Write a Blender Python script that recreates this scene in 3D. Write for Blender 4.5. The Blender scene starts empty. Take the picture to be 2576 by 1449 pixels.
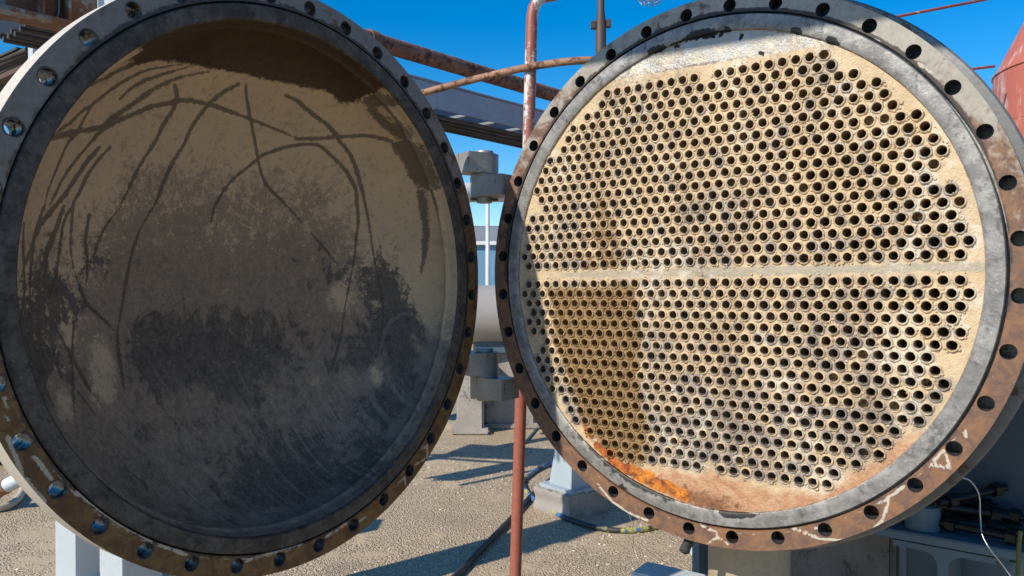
import bpy, bmesh, math, random
import numpy as np
from mathutils import Vector, Matrix
from mathutils.geometry import delaunay_2d_cdt
random.seed(7); rng = np.random.default_rng(7)
SC = bpy.context.scene
COL = SC.collection
R = math.radians
# ------------------------------------------------------------------ camera, sky, sun, exposure
CAM_H, PITCH, FPX, CX, CY = 1.6, -0.0094, 1954.5, 1287.5, 724.5     # focal in units of a 2575 px wide frame
cam = bpy.data.objects.new('camera', bpy.data.cameras.new('camera')); COL.objects.link(cam)
cam.location = (0, 0, CAM_H); cam.rotation_euler = (math.pi/2 + PITCH, 0, 0)
cam.data.sensor_width = 36; cam.data.lens = 36*FPX/2575; cam.data.clip_start = 0.05; cam.data.clip_end = 2000
SC.camera = cam
SUN_AZ, SUN_EL = R(-129), R(36)
TOSUN = Vector((math.sin(SUN_AZ)*math.cos(SUN_EL), math.cos(SUN_AZ)*math.cos(SUN_EL), math.sin(SUN_EL)))
W = bpy.data.worlds.new('World'); SC.world = W; W.use_nodes = True
wn, wl = W.node_tree.nodes, W.node_tree.links
sky = wn.new('ShaderNodeTexSky'); sky.sky_type = 'NISHITA'; sky.sun_disc = False
sky.sun_elevation = SUN_EL; sky.sun_rotation = SUN_AZ % (2*math.pi)
sky.altitude = 0; sky.air_density = 1.0; sky.dust_density = 0.2; sky.ozone_density = 4.5
hs = wn.new('ShaderNodeHueSaturation'); hs.inputs['Saturation'].default_value = 1.43; hs.inputs['Value'].default_value = 1.0
wl.new(sky.outputs[0], hs.inputs['Color'])
bg = wn['Background']; wl.new(hs.outputs[0], bg.inputs['Color']); bg.inputs['Strength'].default_value = 0.14
sun = bpy.data.objects.new('sun', bpy.data.lights.new('sun', 'SUN')); COL.objects.link(sun)
sun.data.energy = 4.7; sun.data.angle = R(0.5); sun.data.color = (1.0, 0.92, 0.80)
sun.rotation_euler = (-TOSUN).to_track_quat('-Z', 'Y').to_euler(); sun.location = TOSUN*30
SC.view_settings.view_transform = 'Standard'; SC.view_settings.look = 'None'
SC.view_settings.exposure = 0.18; SC.view_settings.gamma = 1; SC.view_settings.use_curve_mapping = False
SC.cycles.max_bounces = 6; SC.cycles.diffuse_bounces = 4; SC.cycles.glossy_bounces = 3; SC.cycles.caustics_reflective = False; SC.cycles.caustics_refractive = False
SC.cycles.use_denoising = True
# ------------------------------------------------------------------ stain outlines, in the parts' own coordinates (bolt circle = 1)
STROKES=[
(0.0129,[(-0.739,0.542),(-0.61,0.621),(-0.522,0.681),(-0.43,0.73),(-0.296,0.774)]),
(0.0129,[(-0.83,0.382),(-0.694,0.467),(-0.635,0.526),(-0.588,0.567),(-0.539,0.617),(-0.481,0.665),(-0.413,0.708),(-0.3,0.752)]),
(0.0214,[(-0.825,0.391),(-0.638,0.467),(-0.538,0.503),(-0.518,0.523),(-0.463,0.572),(-0.413,0.617),(-0.348,0.673),(-0.262,0.724),(-0.168,0.76)]),
(0.0114,[(-0.593,0.566),(-0.616,0.513),(-0.631,0.471),(-0.661,0.426),(-0.68,0.371),(-0.695,0.324),(-0.711,0.273),(-0.718,0.23)]),
(0.0186,[(-0.573,0.444),(-0.533,0.495),(-0.492,0.528),(-0.419,0.569),(-0.365,0.602),(-0.288,0.631),(-0.232,0.653),(-0.146,0.658),(-0.057,0.653),(0.091,0.632),(0.197,0.612),(0.277,0.595),(0.358,0.593)]),
(0.0171,[(-0.285,0.69),(-0.266,0.665),(-0.264,0.619),(-0.29,0.56),(-0.315,0.488),(-0.353,0.422),(-0.38,0.357),(-0.405,0.296),(-0.43,0.245),(-0.451,0.216)]),
(0.0186,[(-0.028,0.746),(-0.078,0.709),(-0.124,0.659),(-0.167,0.581),(-0.192,0.506),(-0.223,0.44),(-0.253,0.362),(-0.274,0.297),(-0.303,0.241),(-0.339,0.177)]),
(0.0157,[(0.003,0.745),(0.047,0.67),(0.086,0.601),(0.117,0.537),(0.144,0.474),(0.188,0.398),(0.264,0.339),(0.338,0.277),(0.417,0.203)]),
(0.0171,[(0.179,0.741),(0.236,0.728),(0.31,0.692),(0.38,0.662),(0.431,0.628),(0.461,0.599),(0.511,0.559),(0.556,0.499),(0.599,0.421),(0.631,0.344),(0.655,0.274),(0.677,0.189),(0.7,0.076),(0.717,-0.006)]),
(0.0171,[(0.005,0.353),(0.043,0.404),(0.124,0.48),(0.139,0.5),(0.187,0.526),(0.246,0.552),(0.327,0.572),(0.387,0.572),(0.447,0.537),(0.496,0.503),(0.538,0.464),(0.579,0.406),(0.599,0.343),(0.616,0.264),(0.615,0.201),(0.613,0.097),(0.602,0.03),(0.59,-0.038),(0.565,-0.155),(0.55,-0.226)]),
(0.0171,[(0.279,0.588),(0.381,0.602),(0.476,0.619),(0.545,0.627),(0.612,0.616),(0.656,0.592)]),
(0.0129,[(-0.579,0.436),(-0.621,0.379),(-0.655,0.326),(-0.679,0.271),(-0.698,0.232)]),
(0.0186,[(-0.531,0.439),(-0.57,0.39),(-0.605,0.334),(-0.64,0.276),(-0.675,0.235),(-0.714,0.19),(-0.735,0.157),(-0.756,0.11),(-0.781,0.049),(-0.805,-0.011)]),
(0.0143,[(-0.489,0.448),(-0.531,0.396),(-0.563,0.346),(-0.587,0.289),(-0.606,0.248),(-0.608,0.183),(-0.609,0.118),(-0.595,0.037),(-0.572,-0.029)]),
(0.02,[(-0.643,0.232),(-0.656,0.195),(-0.668,0.156),(-0.689,0.114),(-0.703,0.072),(-0.707,0.02),(-0.715,-0.028)]),
(0.0143,[(-0.572,-0.029),(-0.55,-0.079),(-0.498,-0.126),(-0.443,-0.177)]),
(0.0129,[(-0.6,-0.143),(-0.611,-0.224),(-0.623,-0.319),(-0.633,-0.395),(-0.643,-0.47)]),
(0.0143,[(-0.67,-0.156),(-0.641,-0.209),(-0.605,-0.277),(-0.578,-0.334),(-0.547,-0.387),(-0.514,-0.447)]),
(0.0186,[(-0.43,-0.18),(-0.433,-0.256),(-0.426,-0.337),(-0.427,-0.394)]),
(0.01,[(-0.61,-0.365),(-0.573,-0.422),(-0.542,-0.465)]),
(0.0314,[(0.651,0.597),(0.685,0.565),(0.74,0.495),(0.778,0.44),(0.801,0.409)]),
(0.0157,[(0.79,0.4),(0.82,0.325),(0.847,0.236),(0.859,0.145),(0.861,0.099),(0.857,0.031)]),
(0.0186,[(0.496,0.73),(0.576,0.672),(0.628,0.636),(0.66,0.605)]),
(0.0314,[(0.465,0.759),(0.494,0.746),(0.527,0.736)]),
(0.0129,[(-0.606,0.248),(-0.639,0.184),(-0.65,0.106),(-0.664,0.016),(-0.696,-0.072)]),
(0.0129,[(-0.718,0.23),(-0.746,0.15),(-0.757,0.064),(-0.765,-0.021),(-0.761,-0.119)]),
(0.0143,[(-0.541,0.218),(-0.552,0.137),(-0.541,0.058),(-0.549,-0.023)]),
(0.0114,[(-0.797,0.169),(-0.793,0.075),(-0.786,-0.021),(-0.803,-0.116)]),
(0.0129,[(-0.454,0.216),(-0.497,0.14),(-0.519,0.072)]),
(0.0143,[(-0.339,0.177),(-0.368,0.09),(-0.387,0.004),(-0.41,-0.108),(-0.43,-0.18)]),
(0.0114,[(0.417,0.203),(0.488,0.13),(0.544,0.06)]),
(0.0129,[(0.005,0.353),(-0.026,0.288),(-0.038,0.225)]),
(0.0114,[(0.717,-0.006),(0.728,-0.103),(0.713,-0.231),(0.67,-0.355)]),
(0.0129,[(-0.493,0.599),(-0.446,0.653),(-0.363,0.703),(-0.262,0.752)]),
(0.0114,[(0.55,-0.226),(0.519,-0.312),(0.482,-0.397)]),
]
BLOBS=[
 (-0.789,-0.021,0.142,0.072,0.6),
 (-0.649,-0.048,0.092,0.064,0.5),
 (-0.679,0.016,0.061,0.063,0.4),
 (-0.557,0.004,0.062,0.053,0.3),
 (0.677,-0.355,0.189,0.141,0.5),
 (0.777,-0.177,0.081,0.128,0.3),
 (-0.502,-0.335,0.070,0.144,-1.25),
 (-0.671,-0.410,0.058,0.085,-1.1),
 (-0.617,-0.166,0.028,0.052,-0.6),
 (0.551,-0.101,0.073,0.098,-1.1),
 (0.403,-0.443,0.038,0.037,-0.9),
 (0.546,-0.453,0.064,0.044,-0.7),
 (0.652,-0.433,0.032,0.055,-1.1),
 (0.873,0.007,0.033,0.203,-1.0),
 (0.860,-0.231,0.012,0.108,-0.9),
 (0.817,-0.356,0.010,0.104,-0.7),
 (0.011,-0.249,0.455,0.173,0.25),
 (-0.350,-0.282,0.097,0.112,0.3),
 (0.056,-0.744,0.654,0.232,0.35),
 (0.636,-0.543,0.075,0.065,0.6),
 (-0.000,0.368,0.277,0.138,-0.2),
 (0.017,0.628,0.498,0.168,-0.5),
 (-0.598,0.367,0.188,0.123,-0.5),
 (0.710,0.262,0.132,0.143,-0.35),
]
SMUDGE=[
(0.02,[(0.237,-0.428),(0.272,-0.382),(0.356,-0.363),(0.427,-0.363)]),
(0.0143,[(0.429,-0.351),(0.487,-0.293),(0.495,-0.259)]),
(0.0171,[(0.702,-0.302),(0.738,-0.213),(0.792,-0.159),(0.829,-0.163)]),
(0.02,[(0.789,-0.408),(0.828,-0.321),(0.853,-0.249)]),
(0.0171,[(0.426,-0.368),(0.321,-0.355)]),
(0.0229,[(0.496,-0.517),(0.57,-0.48),(0.635,-0.441)]),
(0.0171,[(0.868,-0.212),(0.821,-0.355),(0.758,-0.475),(0.675,-0.588),(0.569,-0.691)]),
(0.0314,[(-0.139,-0.87),(0.014,-0.888),(0.177,-0.876),(0.319,-0.841)]),
]
DARKP=[(0.85,[(0.798,0.09),(0.84,0.007),(0.842,-0.104),(0.817,-0.187),(0.715,-0.216),(0.661,-0.161),(0.643,-0.075),(0.651,0.007),(0.545,0.003),(0.506,0.038),(0.578,0.096),(0.679,0.076),(0.705,0.171),(0.76,0.145)]),(0.8,[(0.815,-0.177),(0.819,-0.286),(0.749,-0.427),(0.692,-0.356),(0.636,-0.406),(0.6,-0.352),(0.643,-0.229)]),(0.55,[(-0.419,-0.122),(-0.221,-0.1),(0.018,-0.154),(0.234,-0.145),(0.372,-0.236),(0.316,-0.385),(0.12,-0.481),(-0.157,-0.463),(-0.348,-0.395),(-0.415,-0.276)]),(0.9,[(-0.91,-0.073),(-0.727,-0.059),(-0.59,-0.095),(-0.603,-0.18),(-0.659,-0.201),(-0.63,-0.293),(-0.707,-0.319),(-0.74,-0.372),(-0.864,-0.314),(-0.893,-0.213)]),(0.75,[(-0.589,0.109),(-0.513,0.139),(-0.448,0.087),(-0.463,0.018),(-0.549,0.017),(-0.58,0.05)]),(0.6,[(0.074,-0.704),(0.264,-0.702),(0.412,-0.761),(0.511,-0.709),(0.49,-0.761),(0.336,-0.84),(0.167,-0.879),(-0.012,-0.863),(-0.13,-0.79)]),(0.75,[(0.645,-0.501),(0.717,-0.486),(0.721,-0.525),(0.665,-0.575),(0.62,-0.567)]),(0.4,[(0.38,0.145),(0.507,0.113),(0.545,0.007),(0.454,-0.099),(0.347,-0.028)])]
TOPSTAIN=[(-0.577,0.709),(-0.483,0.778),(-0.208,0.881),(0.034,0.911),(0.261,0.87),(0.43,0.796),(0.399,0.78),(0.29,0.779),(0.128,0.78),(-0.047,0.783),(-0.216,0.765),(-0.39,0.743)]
WET=[(-0.737,-0.072),(-0.324,-0.049),(-0.302,-0.185),(-0.288,-0.442),(-0.259,-0.712),(-0.291,-0.805),(-0.42,-0.766),(-0.536,-0.681),(-0.636,-0.538),(-0.716,-0.319)]
WET2=[(-0.557,0.45),(-0.412,0.355),(-0.362,0.302),(-0.354,0.074),(-0.343,-0.032),(-0.596,-0.026),(-0.637,0.063),(-0.617,0.148),(-0.567,0.248)]
RUST=[(-0.564,-0.65),(-0.497,-0.706),(-0.41,-0.768),(-0.273,-0.798),(-0.133,-0.84),(-0.058,-0.874),(-0.1,-0.896),(-0.273,-0.862),(-0.42,-0.816),(-0.52,-0.726)]
RUST2=[(-0.237,-0.781),(0.03,-0.765),(0.257,-0.796),(0.43,-0.767),(0.591,-0.64),(0.699,-0.521),(0.745,-0.528),(0.64,-0.686),(0.464,-0.824),(0.228,-0.895),(-0.001,-0.93),(-0.167,-0.873)]
RUSTB=[(-0.309,-0.824),(-0.133,-0.84),(0.015,-0.851),(0.139,-0.879),(0.109,-0.905),(-0.034,-0.92),(-0.202,-0.887)]
GUNK=[[(-0.146,0.885),(-0.104,0.891),(-0.067,0.901),(-0.019,0.899),(0.026,0.895),(0.076,0.899)],[(-0.067,0.901),(-0.03,0.914),(0.026,0.9)],[(-0.24,0.88),(-0.223,0.881)],[(-0.205,0.881),(-0.195,0.884)],[(0.122,0.884),(0.119,0.866)],[(0.191,0.804),(0.206,0.793)],[(0.322,0.854),(0.336,0.849)],[(0.438,0.797),(0.464,0.783)],[(-0.382,-0.884),(-0.308,-0.933),(-0.237,-0.957)],[(0.062,-0.911),(0.124,-0.908),(0.184,-0.903)]]
SEAM=[[(-0.431,0.805),(-0.311,0.804),(-0.137,0.801),(0.026,0.795),(0.179,0.792),(0.23,0.793)]]
CHALK=[[(0.795,-0.576),(0.815,-0.631),(0.757,-0.627),(0.795,-0.576)],[(0.84,-0.265),(0.85,-0.314),(0.837,-0.366),(0.82,-0.405),(0.802,-0.464)],[(0.82,-0.405),(0.828,-0.341),(0.84,-0.302)],[(0.634,-0.769),(0.614,-0.837),(0.579,-0.884),(0.49,-0.929),(0.411,-0.938),(0.321,-0.918)],[(0.847,-0.516),(0.858,-0.527),(0.855,-0.509)],[(0.676,-0.714),(0.646,-0.745),(0.603,-0.783)],[(0.451,-0.889),(0.397,-0.903)],[(-0.496,-0.886),(-0.42,-0.952),(-0.345,-0.985),(-0.254,-1.0)],[(-0.001,-1.037),(0.039,-1.006),(0.031,-0.989),(-0.033,-0.974)],[(0.039,-1.006),(0.078,-1.025)],[(0.585,0.774),(0.634,0.725),(0.67,0.693)],[(0.717,0.672),(0.752,0.634)]]
CCHALK=[[(-0.933,-0.423),(-0.895,-0.537),(-0.845,-0.613)],[(-0.87,-0.487),(-0.825,-0.556)],[(-0.756,-0.61),(-0.65,-0.716),(-0.541,-0.805)],[(-0.516,-0.824),(-0.423,-0.881)],[(-0.205,-0.963),(-0.075,-0.965),(0.029,-0.965)],[(0.139,-0.972),(0.237,-0.948)],[(0.665,-0.732),(0.697,-0.72),(0.697,-0.772),(0.623,-0.79)],[(0.516,-0.856),(0.556,-0.831),(0.563,-0.866)],[(0.308,-0.954),(0.339,-0.946)],[(-0.941,-0.315),(-0.932,-0.38)]]
S = 0.7                                        # metres per bolt-circle radius
# ------------------------------------------------------------------ helpers
def ray(x, y):
    a, b = (x-CX)/FPX, -(y-CY)/FPX; c, s = math.cos(PITCH), math.sin(PITCH)
    return Vector((a, c-b*s, b*c+s))
def at(x, y, d):
    r = ray(x, y); r = r*(d/r.y); return Vector((r.x, r.y, CAM_H+r.z))
def gr(x, y, z=0.0):
    r = ray(x, y); t = (z-CAM_H)/r.z; return Vector((r.x*t, r.y*t, z))
def tag(o, label, cat, group=None):
    o['label'] = label; o['category'] = cat
    if group: o['group'] = group
    return o
def empty(name, loc=(0, 0, 0), rz=0.0, label=None, cat=None, group=None):
    o = bpy.data.objects.new(name, None); COL.objects.link(o); o.location = loc; o.rotation_euler = (0, 0, rz)
    o.empty_display_size = .1
    if label: tag(o, label, cat, group)
    return o
def link(name, me, parent=None, mats=None):
    o = bpy.data.objects.new(name, me); COL.objects.link(o)
    if parent is not None: o.parent = parent
    if mats:
        for m in (mats if isinstance(mats, (list, tuple)) else [mats]): me.materials.append(m)
    return o
class MB:
    """collects geometry, builds one mesh object"""
    def __init__(s): s.v = []; s.f = []; s.m = []; s.sm = []
    def add(s, vs, fs, mi=0, smooth=False):
        k = len(s.v); s.v += [tuple(v) for v in vs]; s.f += [tuple(i+k for i in f) for f in fs]
        s.m += [mi]*len(fs); s.sm += [smooth]*len(fs); return s
    def box(s, c, d, rz=0.0, bev=0.0, mi=0, M=None):
        bm = bmesh.new(); bmesh.ops.create_cube(bm, size=1)
        bmesh.ops.scale(bm, vec=d, verts=bm.verts)
        if bev: bmesh.ops.bevel(bm, geom=bm.edges[:], offset=bev, segments=2, affect='EDGES')
        T = Matrix.Translation(c) @ (M if M is not None else Matrix.Rotation(rz, 4, 'Z'))
        bm.verts.index_update()
        s.add([T @ v.co for v in bm.verts], [[v.index for v in f.verts] for f in bm.faces], mi); bm.free(); return s
    def tube(s, pts, r, n=14, mi=0, caps=True, smooth=True):
        pts = [Vector(p) for p in pts]; rs = r if isinstance(r, (list, tuple)) else [r]*len(pts)
        rings = []; up = None
        for i, p in enumerate(pts):
            t = (pts[min(i+1, len(pts)-1)]-pts[max(i-1, 0)]).normalized()
            if up is None:
                up = Vector((0, 0, 1)) if abs(t.z) < .9 else Vector((1, 0, 0))
            a = (up - t*up.dot(t)).normalized(); b = t.cross(a); up = a
            rings.append([p+(a*math.cos(2*math.pi*k/n)+b*math.sin(2*math.pi*k/n))*rs[i] for k in range(n)])
        vs = [v for g in rings for v in g]
        fs = [(i*n+k, i*n+(k+1) % n, (i+1)*n+(k+1) % n, (i+1)*n+k) for i in range(len(pts)-1) for k in range(n)]
        s.add(vs, fs, mi, smooth)
        if caps:
            s.add(rings[0], [list(range(n))[::-1]], mi); s.add(rings[-1], [list(range(n))], mi)
        return s
    def lathe(s, prof, n=48, M=None, mi=0, smooth=True):
        M = M or Matrix.Identity(4)
        vs = [M @ Vector((r*math.cos(2*math.pi*k/n), r*math.sin(2*math.pi*k/n), z)) for r, z in prof for k in range(n)]
        fs = [(i*n+k, i*n+(k+1) % n, (i+1)*n+(k+1) % n, (i+1)*n+k) for i in range(len(prof)-1) for k in range(n)]
        return s.add(vs, fs, mi, smooth)
    def prism(s, poly, z0, z1, M=None, mi=0, smooth=False):
        M = M or Matrix.Identity(4); n = len(poly)
        vs = [M @ Vector((x, y, z0)) for x, y in poly]+[M @ Vector((x, y, z1)) for x, y in poly]
        fs = [list(range(n))[::-1], list(range(n, 2*n))]+[(i, (i+1) % n, n+(i+1) % n, n+i) for i in range(n)]
        return s.add(vs, fs, mi, smooth)
    def build(s, name, mats, parent=None, weld=0.0, edge=None):
        me = bpy.data.meshes.new(name); me.from_pydata(s.v, [], s.f)
        me.polygons.foreach_set('material_index', s.m); me.polygons.foreach_set('use_smooth', s.sm)
        bm = bmesh.new(); bm.from_mesh(me)
        if weld: bmesh.ops.remove_doubles(bm, verts=bm.verts, dist=weld)
        bmesh.ops.recalc_face_normals(bm, faces=bm.faces); bm.to_mesh(me); bm.free()
        if edge: me.set_sharp_from_angle(angle=R(edge))
        return link(name, me, parent, mats)
def spline(pts, n=8):
    P = [Vector(p) for p in pts]; P = [P[0]*2-P[1]]+P+[P[-1]*2-P[-2]]; out = []
    for i in range(1, len(P)-2):
        for k in range(n):
            t = k/n; a, b, c, d = P[i-1], P[i], P[i+1], P[i+2]
            out.append(.5*((2*b)+(c-a)*t+(2*a-5*b+4*c-d)*t*t+(3*b-a-3*c+d)*t**3))
    out.append(P[-2]); return out
def setattr_(me, name, vals):
    a = me.attributes.new(name, 'FLOAT', 'POINT'); a.data.foreach_set('value', np.asarray(vals, dtype=np.float32))
def seg_dist(P, A, B):
    A = np.array(A); B = np.array(B); d = B-A; L = max(float(d@d), 1e-12)
    t = np.clip(((P-A)@d)/L, 0, 1); return np.hypot(*(P-A-t[:, None]*d).T)
def line_dist(P, pts):
    D = np.full(len(P), 9.0); q = np.array(pts); m = .12
    ok = np.nonzero((P[:, 0] > q[:, 0].min()-m) & (P[:, 0] < q[:, 0].max()+m) & (P[:, 1] > q[:, 1].min()-m) & (P[:, 1] < q[:, 1].max()+m))[0]
    if len(ok) == 0: return D
    Q = P[ok]; E = D[ok]
    for a, b in zip(pts[:-1], pts[1:]): E = np.minimum(E, seg_dist(Q, a, b))
    D[ok] = E; return D
def poly_sdf(P, pts):
    D = line_dist(P, pts+[pts[0]]); ins = np.zeros(len(P), bool)
    for (x0, y0), (x1, y1) in zip(pts, pts[1:]+[pts[0]]):
        c = ((y0 > P[:, 1]) != (y1 > P[:, 1])); dy = (y1-y0) or 1e-9
        ins ^= c & (P[:, 0] < (x1-x0)*(P[:, 1]-y0)/dy+x0)
    return np.where(ins, -D, D)
def soft(sd, w): return np.clip(.5-sd/(2*w), 0, 1)
# ------------------------------------------------------------------ material helpers
class NT:
    def __init__(s, name):
        s.mat = bpy.data.materials.new(name); s.mat.use_nodes = True
        s.t = s.mat.node_tree; s.b = s.t.nodes['Principled BSDF']; s.P = s.n('ShaderNodeNewGeometry').outputs['Position']
    def n(s, typ, ins=(), **pr):
        k = s.t.nodes.new(typ)
        for a, v in pr.items(): setattr(k, a, v)
        for i, v in (ins.items() if isinstance(ins, dict) else enumerate(ins)):
            if v is None: continue
            if isinstance(v, bpy.types.NodeSocket): s.t.links.new(v, k.inputs[i])
            else: k.inputs[i].default_value = v
        return k
    def noise(s, scale, detail=6, rough=.6, vec=None, dist=0.0):
        return s.n('ShaderNodeTexNoise', {'Vector': vec or s.P, 'Scale': scale, 'Detail': detail, 'Roughness': rough, 'Distortion': dist}).outputs[0]
    def voro(s, scale, feature='F1', out=0, vec=None):
        return s.n('ShaderNodeTexVoronoi', {'Vector': vec or s.P, 'Scale': scale}, feature=feature).outputs[out]
    def scaled(s, v, rot=(0, 0, 0)):
        return s.n('ShaderNodeMapping', {'Vector': s.P, 'Scale': v, 'Rotation': rot}).outputs[0]
    def m(s, op, a, b=None, c=None): return s.n('ShaderNodeMath', [a, b, c], operation=op).outputs[0]
    def ss(s, x, lo, hi):
        return s.n('ShaderNodeMapRange', {0: x, 1: lo, 2: hi, 3: 0.0, 4: 1.0}, interpolation_type='SMOOTHSTEP').outputs[0]
    def attr(s, name, typ='GEOMETRY'): return s.n('ShaderNodeAttribute', attribute_name=name, attribute_type=typ).outputs['Fac']
    def mix(s, f, a, b, blend='MIX'):
        k = s.t.nodes.new('ShaderNodeMix'); k.data_type = 'RGBA'; k.blend_type = blend
        for i, v in ((0, f), (6, a), (7, b)):
            if isinstance(v, bpy.types.NodeSocket): s.t.links.new(v, k.inputs[i])
            else: k.inputs[i].default_value = (*v, 1) if i else v
        return k.outputs[2]
    def lerp(s, f, a, b): return s.n('ShaderNodeMapRange', {0: f, 1: 0.0, 2: 1.0, 3: a, 4: b}).outputs[0]
    def bump(s, h, strength=.5, dist=.003, prev=None):
        return s.n('ShaderNodeBump', {'Strength': strength, 'Distance': dist, 'Height': h, 'Normal': prev}).outputs[0]
    def out(s, col=None, rough=None, metal=None, nor=None, spec=None):
        for k, v in (('Base Color', col), ('Roughness', rough), ('Metallic', metal), ('Normal', nor), ('Specular IOR Level', spec)):
            if v is None: continue
            if isinstance(v, bpy.types.NodeSocket): s.t.links.new(v, s.b.inputs[k])
            else: s.b.inputs[k].default_value = (*v, 1) if isinstance(v, tuple) else v
        return s.mat
def worn(name, base, rust=(.16, .065, .03), amt=.4, scale=14, rough=.55, metal=0.0, vary=.25, bump=.3, streak=None, dark=None):
    """painted or bare metal with patchy rust / dirt"""
    k = NT(name); v = k.scaled(streak) if streak else k.P
    n1 = k.noise(scale, 5, .65, v); n2 = k.noise(scale*6, 3, .7); n3 = k.noise(scale*.35, 2, .5)
    b2 = tuple(c*(1-vary) for c in base)
    c = k.mix(k.ss(n3, .3, .7), base, b2); c = k.mix(k.ss(n2, .35, .8), c, b2)
    f = k.ss(k.m('ADD', k.m('MULTIPLY', n1, .75), k.m('MULTIPLY', n2, .25)), .72-amt*.45, .80-amt*.45)
    r2 = dark or tuple(x*.45 for x in rust)
    c = k.mix(f, c, k.mix(n2, r2, rust))
    h = k.m('ADD', n2, k.m('MULTIPLY', f, -.6))
    return k.out(c, k.lerp(f, rough, .85), metal, k.bump(h, bump, .002))
# ------------------------------------------------------------------ frames of the two big things
A_V, A_C = 0.652, -0.9274
C_V = Vector((.7507*S, 2.9662*S, CAM_H+.0334*S)); C_C = Vector((-.786*S, 2.8172*S, CAM_H+.0044*S))
PH_V, PH_C = .0795, .0695
def loc(zc):                                    # (u, v, w) in bolt radii -> metres in the thing's own frame
    return lambda u, v, w: (u*S, w*S, zc+v*S)
LV, LC = loc(C_V.z), loc(C_C.z)
def theta(P): return np.degrees(np.arctan2(P[:, 0], P[:, 1])) % 360
def build_uvw(name, V, F, L, mats, parent, mi=None, smooth=False, weld=1e-5, edge=None):
    """V: (n,3) in u,v,w.  returns object and final u,v array"""
    me = bpy.data.meshes.new(name); V = np.asarray(V, float)
    X = np.c_[V[:, 0]*S, V[:, 2]*S, L(0, 0, 0)[2]+V[:, 1]*S]
    me.from_pydata(X.tolist(), [], F)
    if mi is not None: me.polygons.foreach_set('material_index', mi)
    bm = bmesh.new(); bm.from_mesh(me)
    if weld: bmesh.ops.remove_doubles(bm, verts=bm.verts, dist=weld)
    bmesh.ops.recalc_face_normals(bm, faces=bm.faces); bm.to_mesh(me); bm.free()
    if smooth: me.polygons.foreach_set('use_smooth', [True]*len(me.polygons))
    if edge: me.set_sharp_from_angle(angle=R(edge))
    o = link(name, me, parent, mats); co = np.empty(len(me.vertices)*3, np.float32); me.vertices.foreach_get('co', co); co = co.reshape(-1, 3)
    return o, np.c_[co[:, 0]/S, (co[:, 2]-L(0, 0, 0)[2])/S], co[:, 1]/S
def flange_geo(r_in, r_out, w0, w1, phase, rh, nring=7, front_only_ring=None):
    V = []; F = []; mi = []
    na, nr_ = 12, 6
    for k in range(36):
        t0 = R(10*k)+phase; h = R(5); rc = 1.0
        B = []
        B += [(r_in, t0-h+2*h*i/na, 1) for i in range(na)]
        B += [(r_in+(r_out-r_in)*i/nr_, t0+h, 0) for i in range(nr_)]
        B += [(r_out, t0+h-2*h*i/na, 2) for i in range(na)]
        B += [(r_out+(r_in-r_out)*i/nr_, t0-h, 0) for i in range(nr_)]
        n = len(B); c = np.array([math.sin(t0), math.cos(t0)])
        bp = np.array([[r*math.sin(t), r*math.cos(t)] for r, t, _ in B])
        d = bp-c; d /= np.linalg.norm(d, axis=1)[:, None]; cp = c+d*rh
        base = len(V)
        for w in (w0, w1):
            for q in range(nring+1):
                f = q/nring; pts = cp*(1-f)+bp*f
                V += [(x, y, w) for x, y in pts]
        lay = (nring+1)*n
        for side in (0, 1):
            for q in range(nring):
                for j in range(n):
                    a = base+side*lay+q*n+j; b = base+side*lay+q*n+(j+1) % n
                    F.append((a, b, b+n, a+n)); mi.append(0)
        for j in range(n):                       # bore wall of the bolt hole
            a = base+j; b = base+(j+1) % n; F.append((a, b, b+lay, a+lay)); mi.append(1)
        for j in range(n):                       # rims
            a = base+nring*n+j; b = base+nring*n+(j+1) % n
            if B[j][2] == 1 or B[j][2] == 2:
                F.append((a, b, b+lay, a+lay)); mi.append(2 if B[j][2] == 2 else 0)
    return V, F, mi
def ring_geo(prof, n=240):
    V = [(r*math.sin(2*math.pi*k/n), r*math.cos(2*math.pi*k/n), w) for r, w in prof for k in range(n)]
    F = [(i*n+k, i*n+(k+1) % n, (i+1)*n+(k+1) % n, (i+1)*n+k) for i in range(len(prof)-1) for k in range(n)]
    return V, F
def by_angle(P, keys):
    a = [k for k, _ in keys]; b = [v for _, v in keys]; return np.interp(theta(P), a, b)
# ------------------------------------------------------------------ materials of the vessel and its cover
def m_flange(name, clean, rust, rust2, chalk, rough=.6):
    k = NT(name); n1 = k.noise(9, 3, .65); n2 = k.noise(60, 4, .75); n3 = k.noise(26, 4, .7, dist=.6)
    a = k.attr('rusty'); ch = k.attr('chalk'); st = k.attr('stain')
    c = k.mix(k.ss(n2, .3, .75), clean, tuple(x*.72 for x in clean))
    rc = k.mix(k.ss(n3, .35, .65), rust, rust2)
    rc = k.mix(k.ss(n2, .5, .85), rc, tuple(x*.5 for x in rust2))
    f = k.ss(k.m('ADD', a, k.m('MULTIPLY', k.m('SUBTRACT', k.m('ADD', n1, n3), 1.0), .95)), .36, .62)
    c = k.mix(f, c, rc)
    g = k.ss(k.m('ADD', st, k.m('MULTIPLY', k.m('SUBTRACT', n3, .5), .9)), .42, .66)
    c = k.mix(g, c, (.045, .032, .024))
    s = k.ss(k.m('ADD', ch, k.m('MULTIPLY', k.m('SUBTRACT', n2, .5), 1.5)), .42, .72)
    c = k.mix(k.m('MULTIPLY', s, .8), c, chalk)
    return k.out(c, k.lerp(f, rough, .7), 0.0, k.bump(k.m('ADD', n2, s), .25, .0015))
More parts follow.
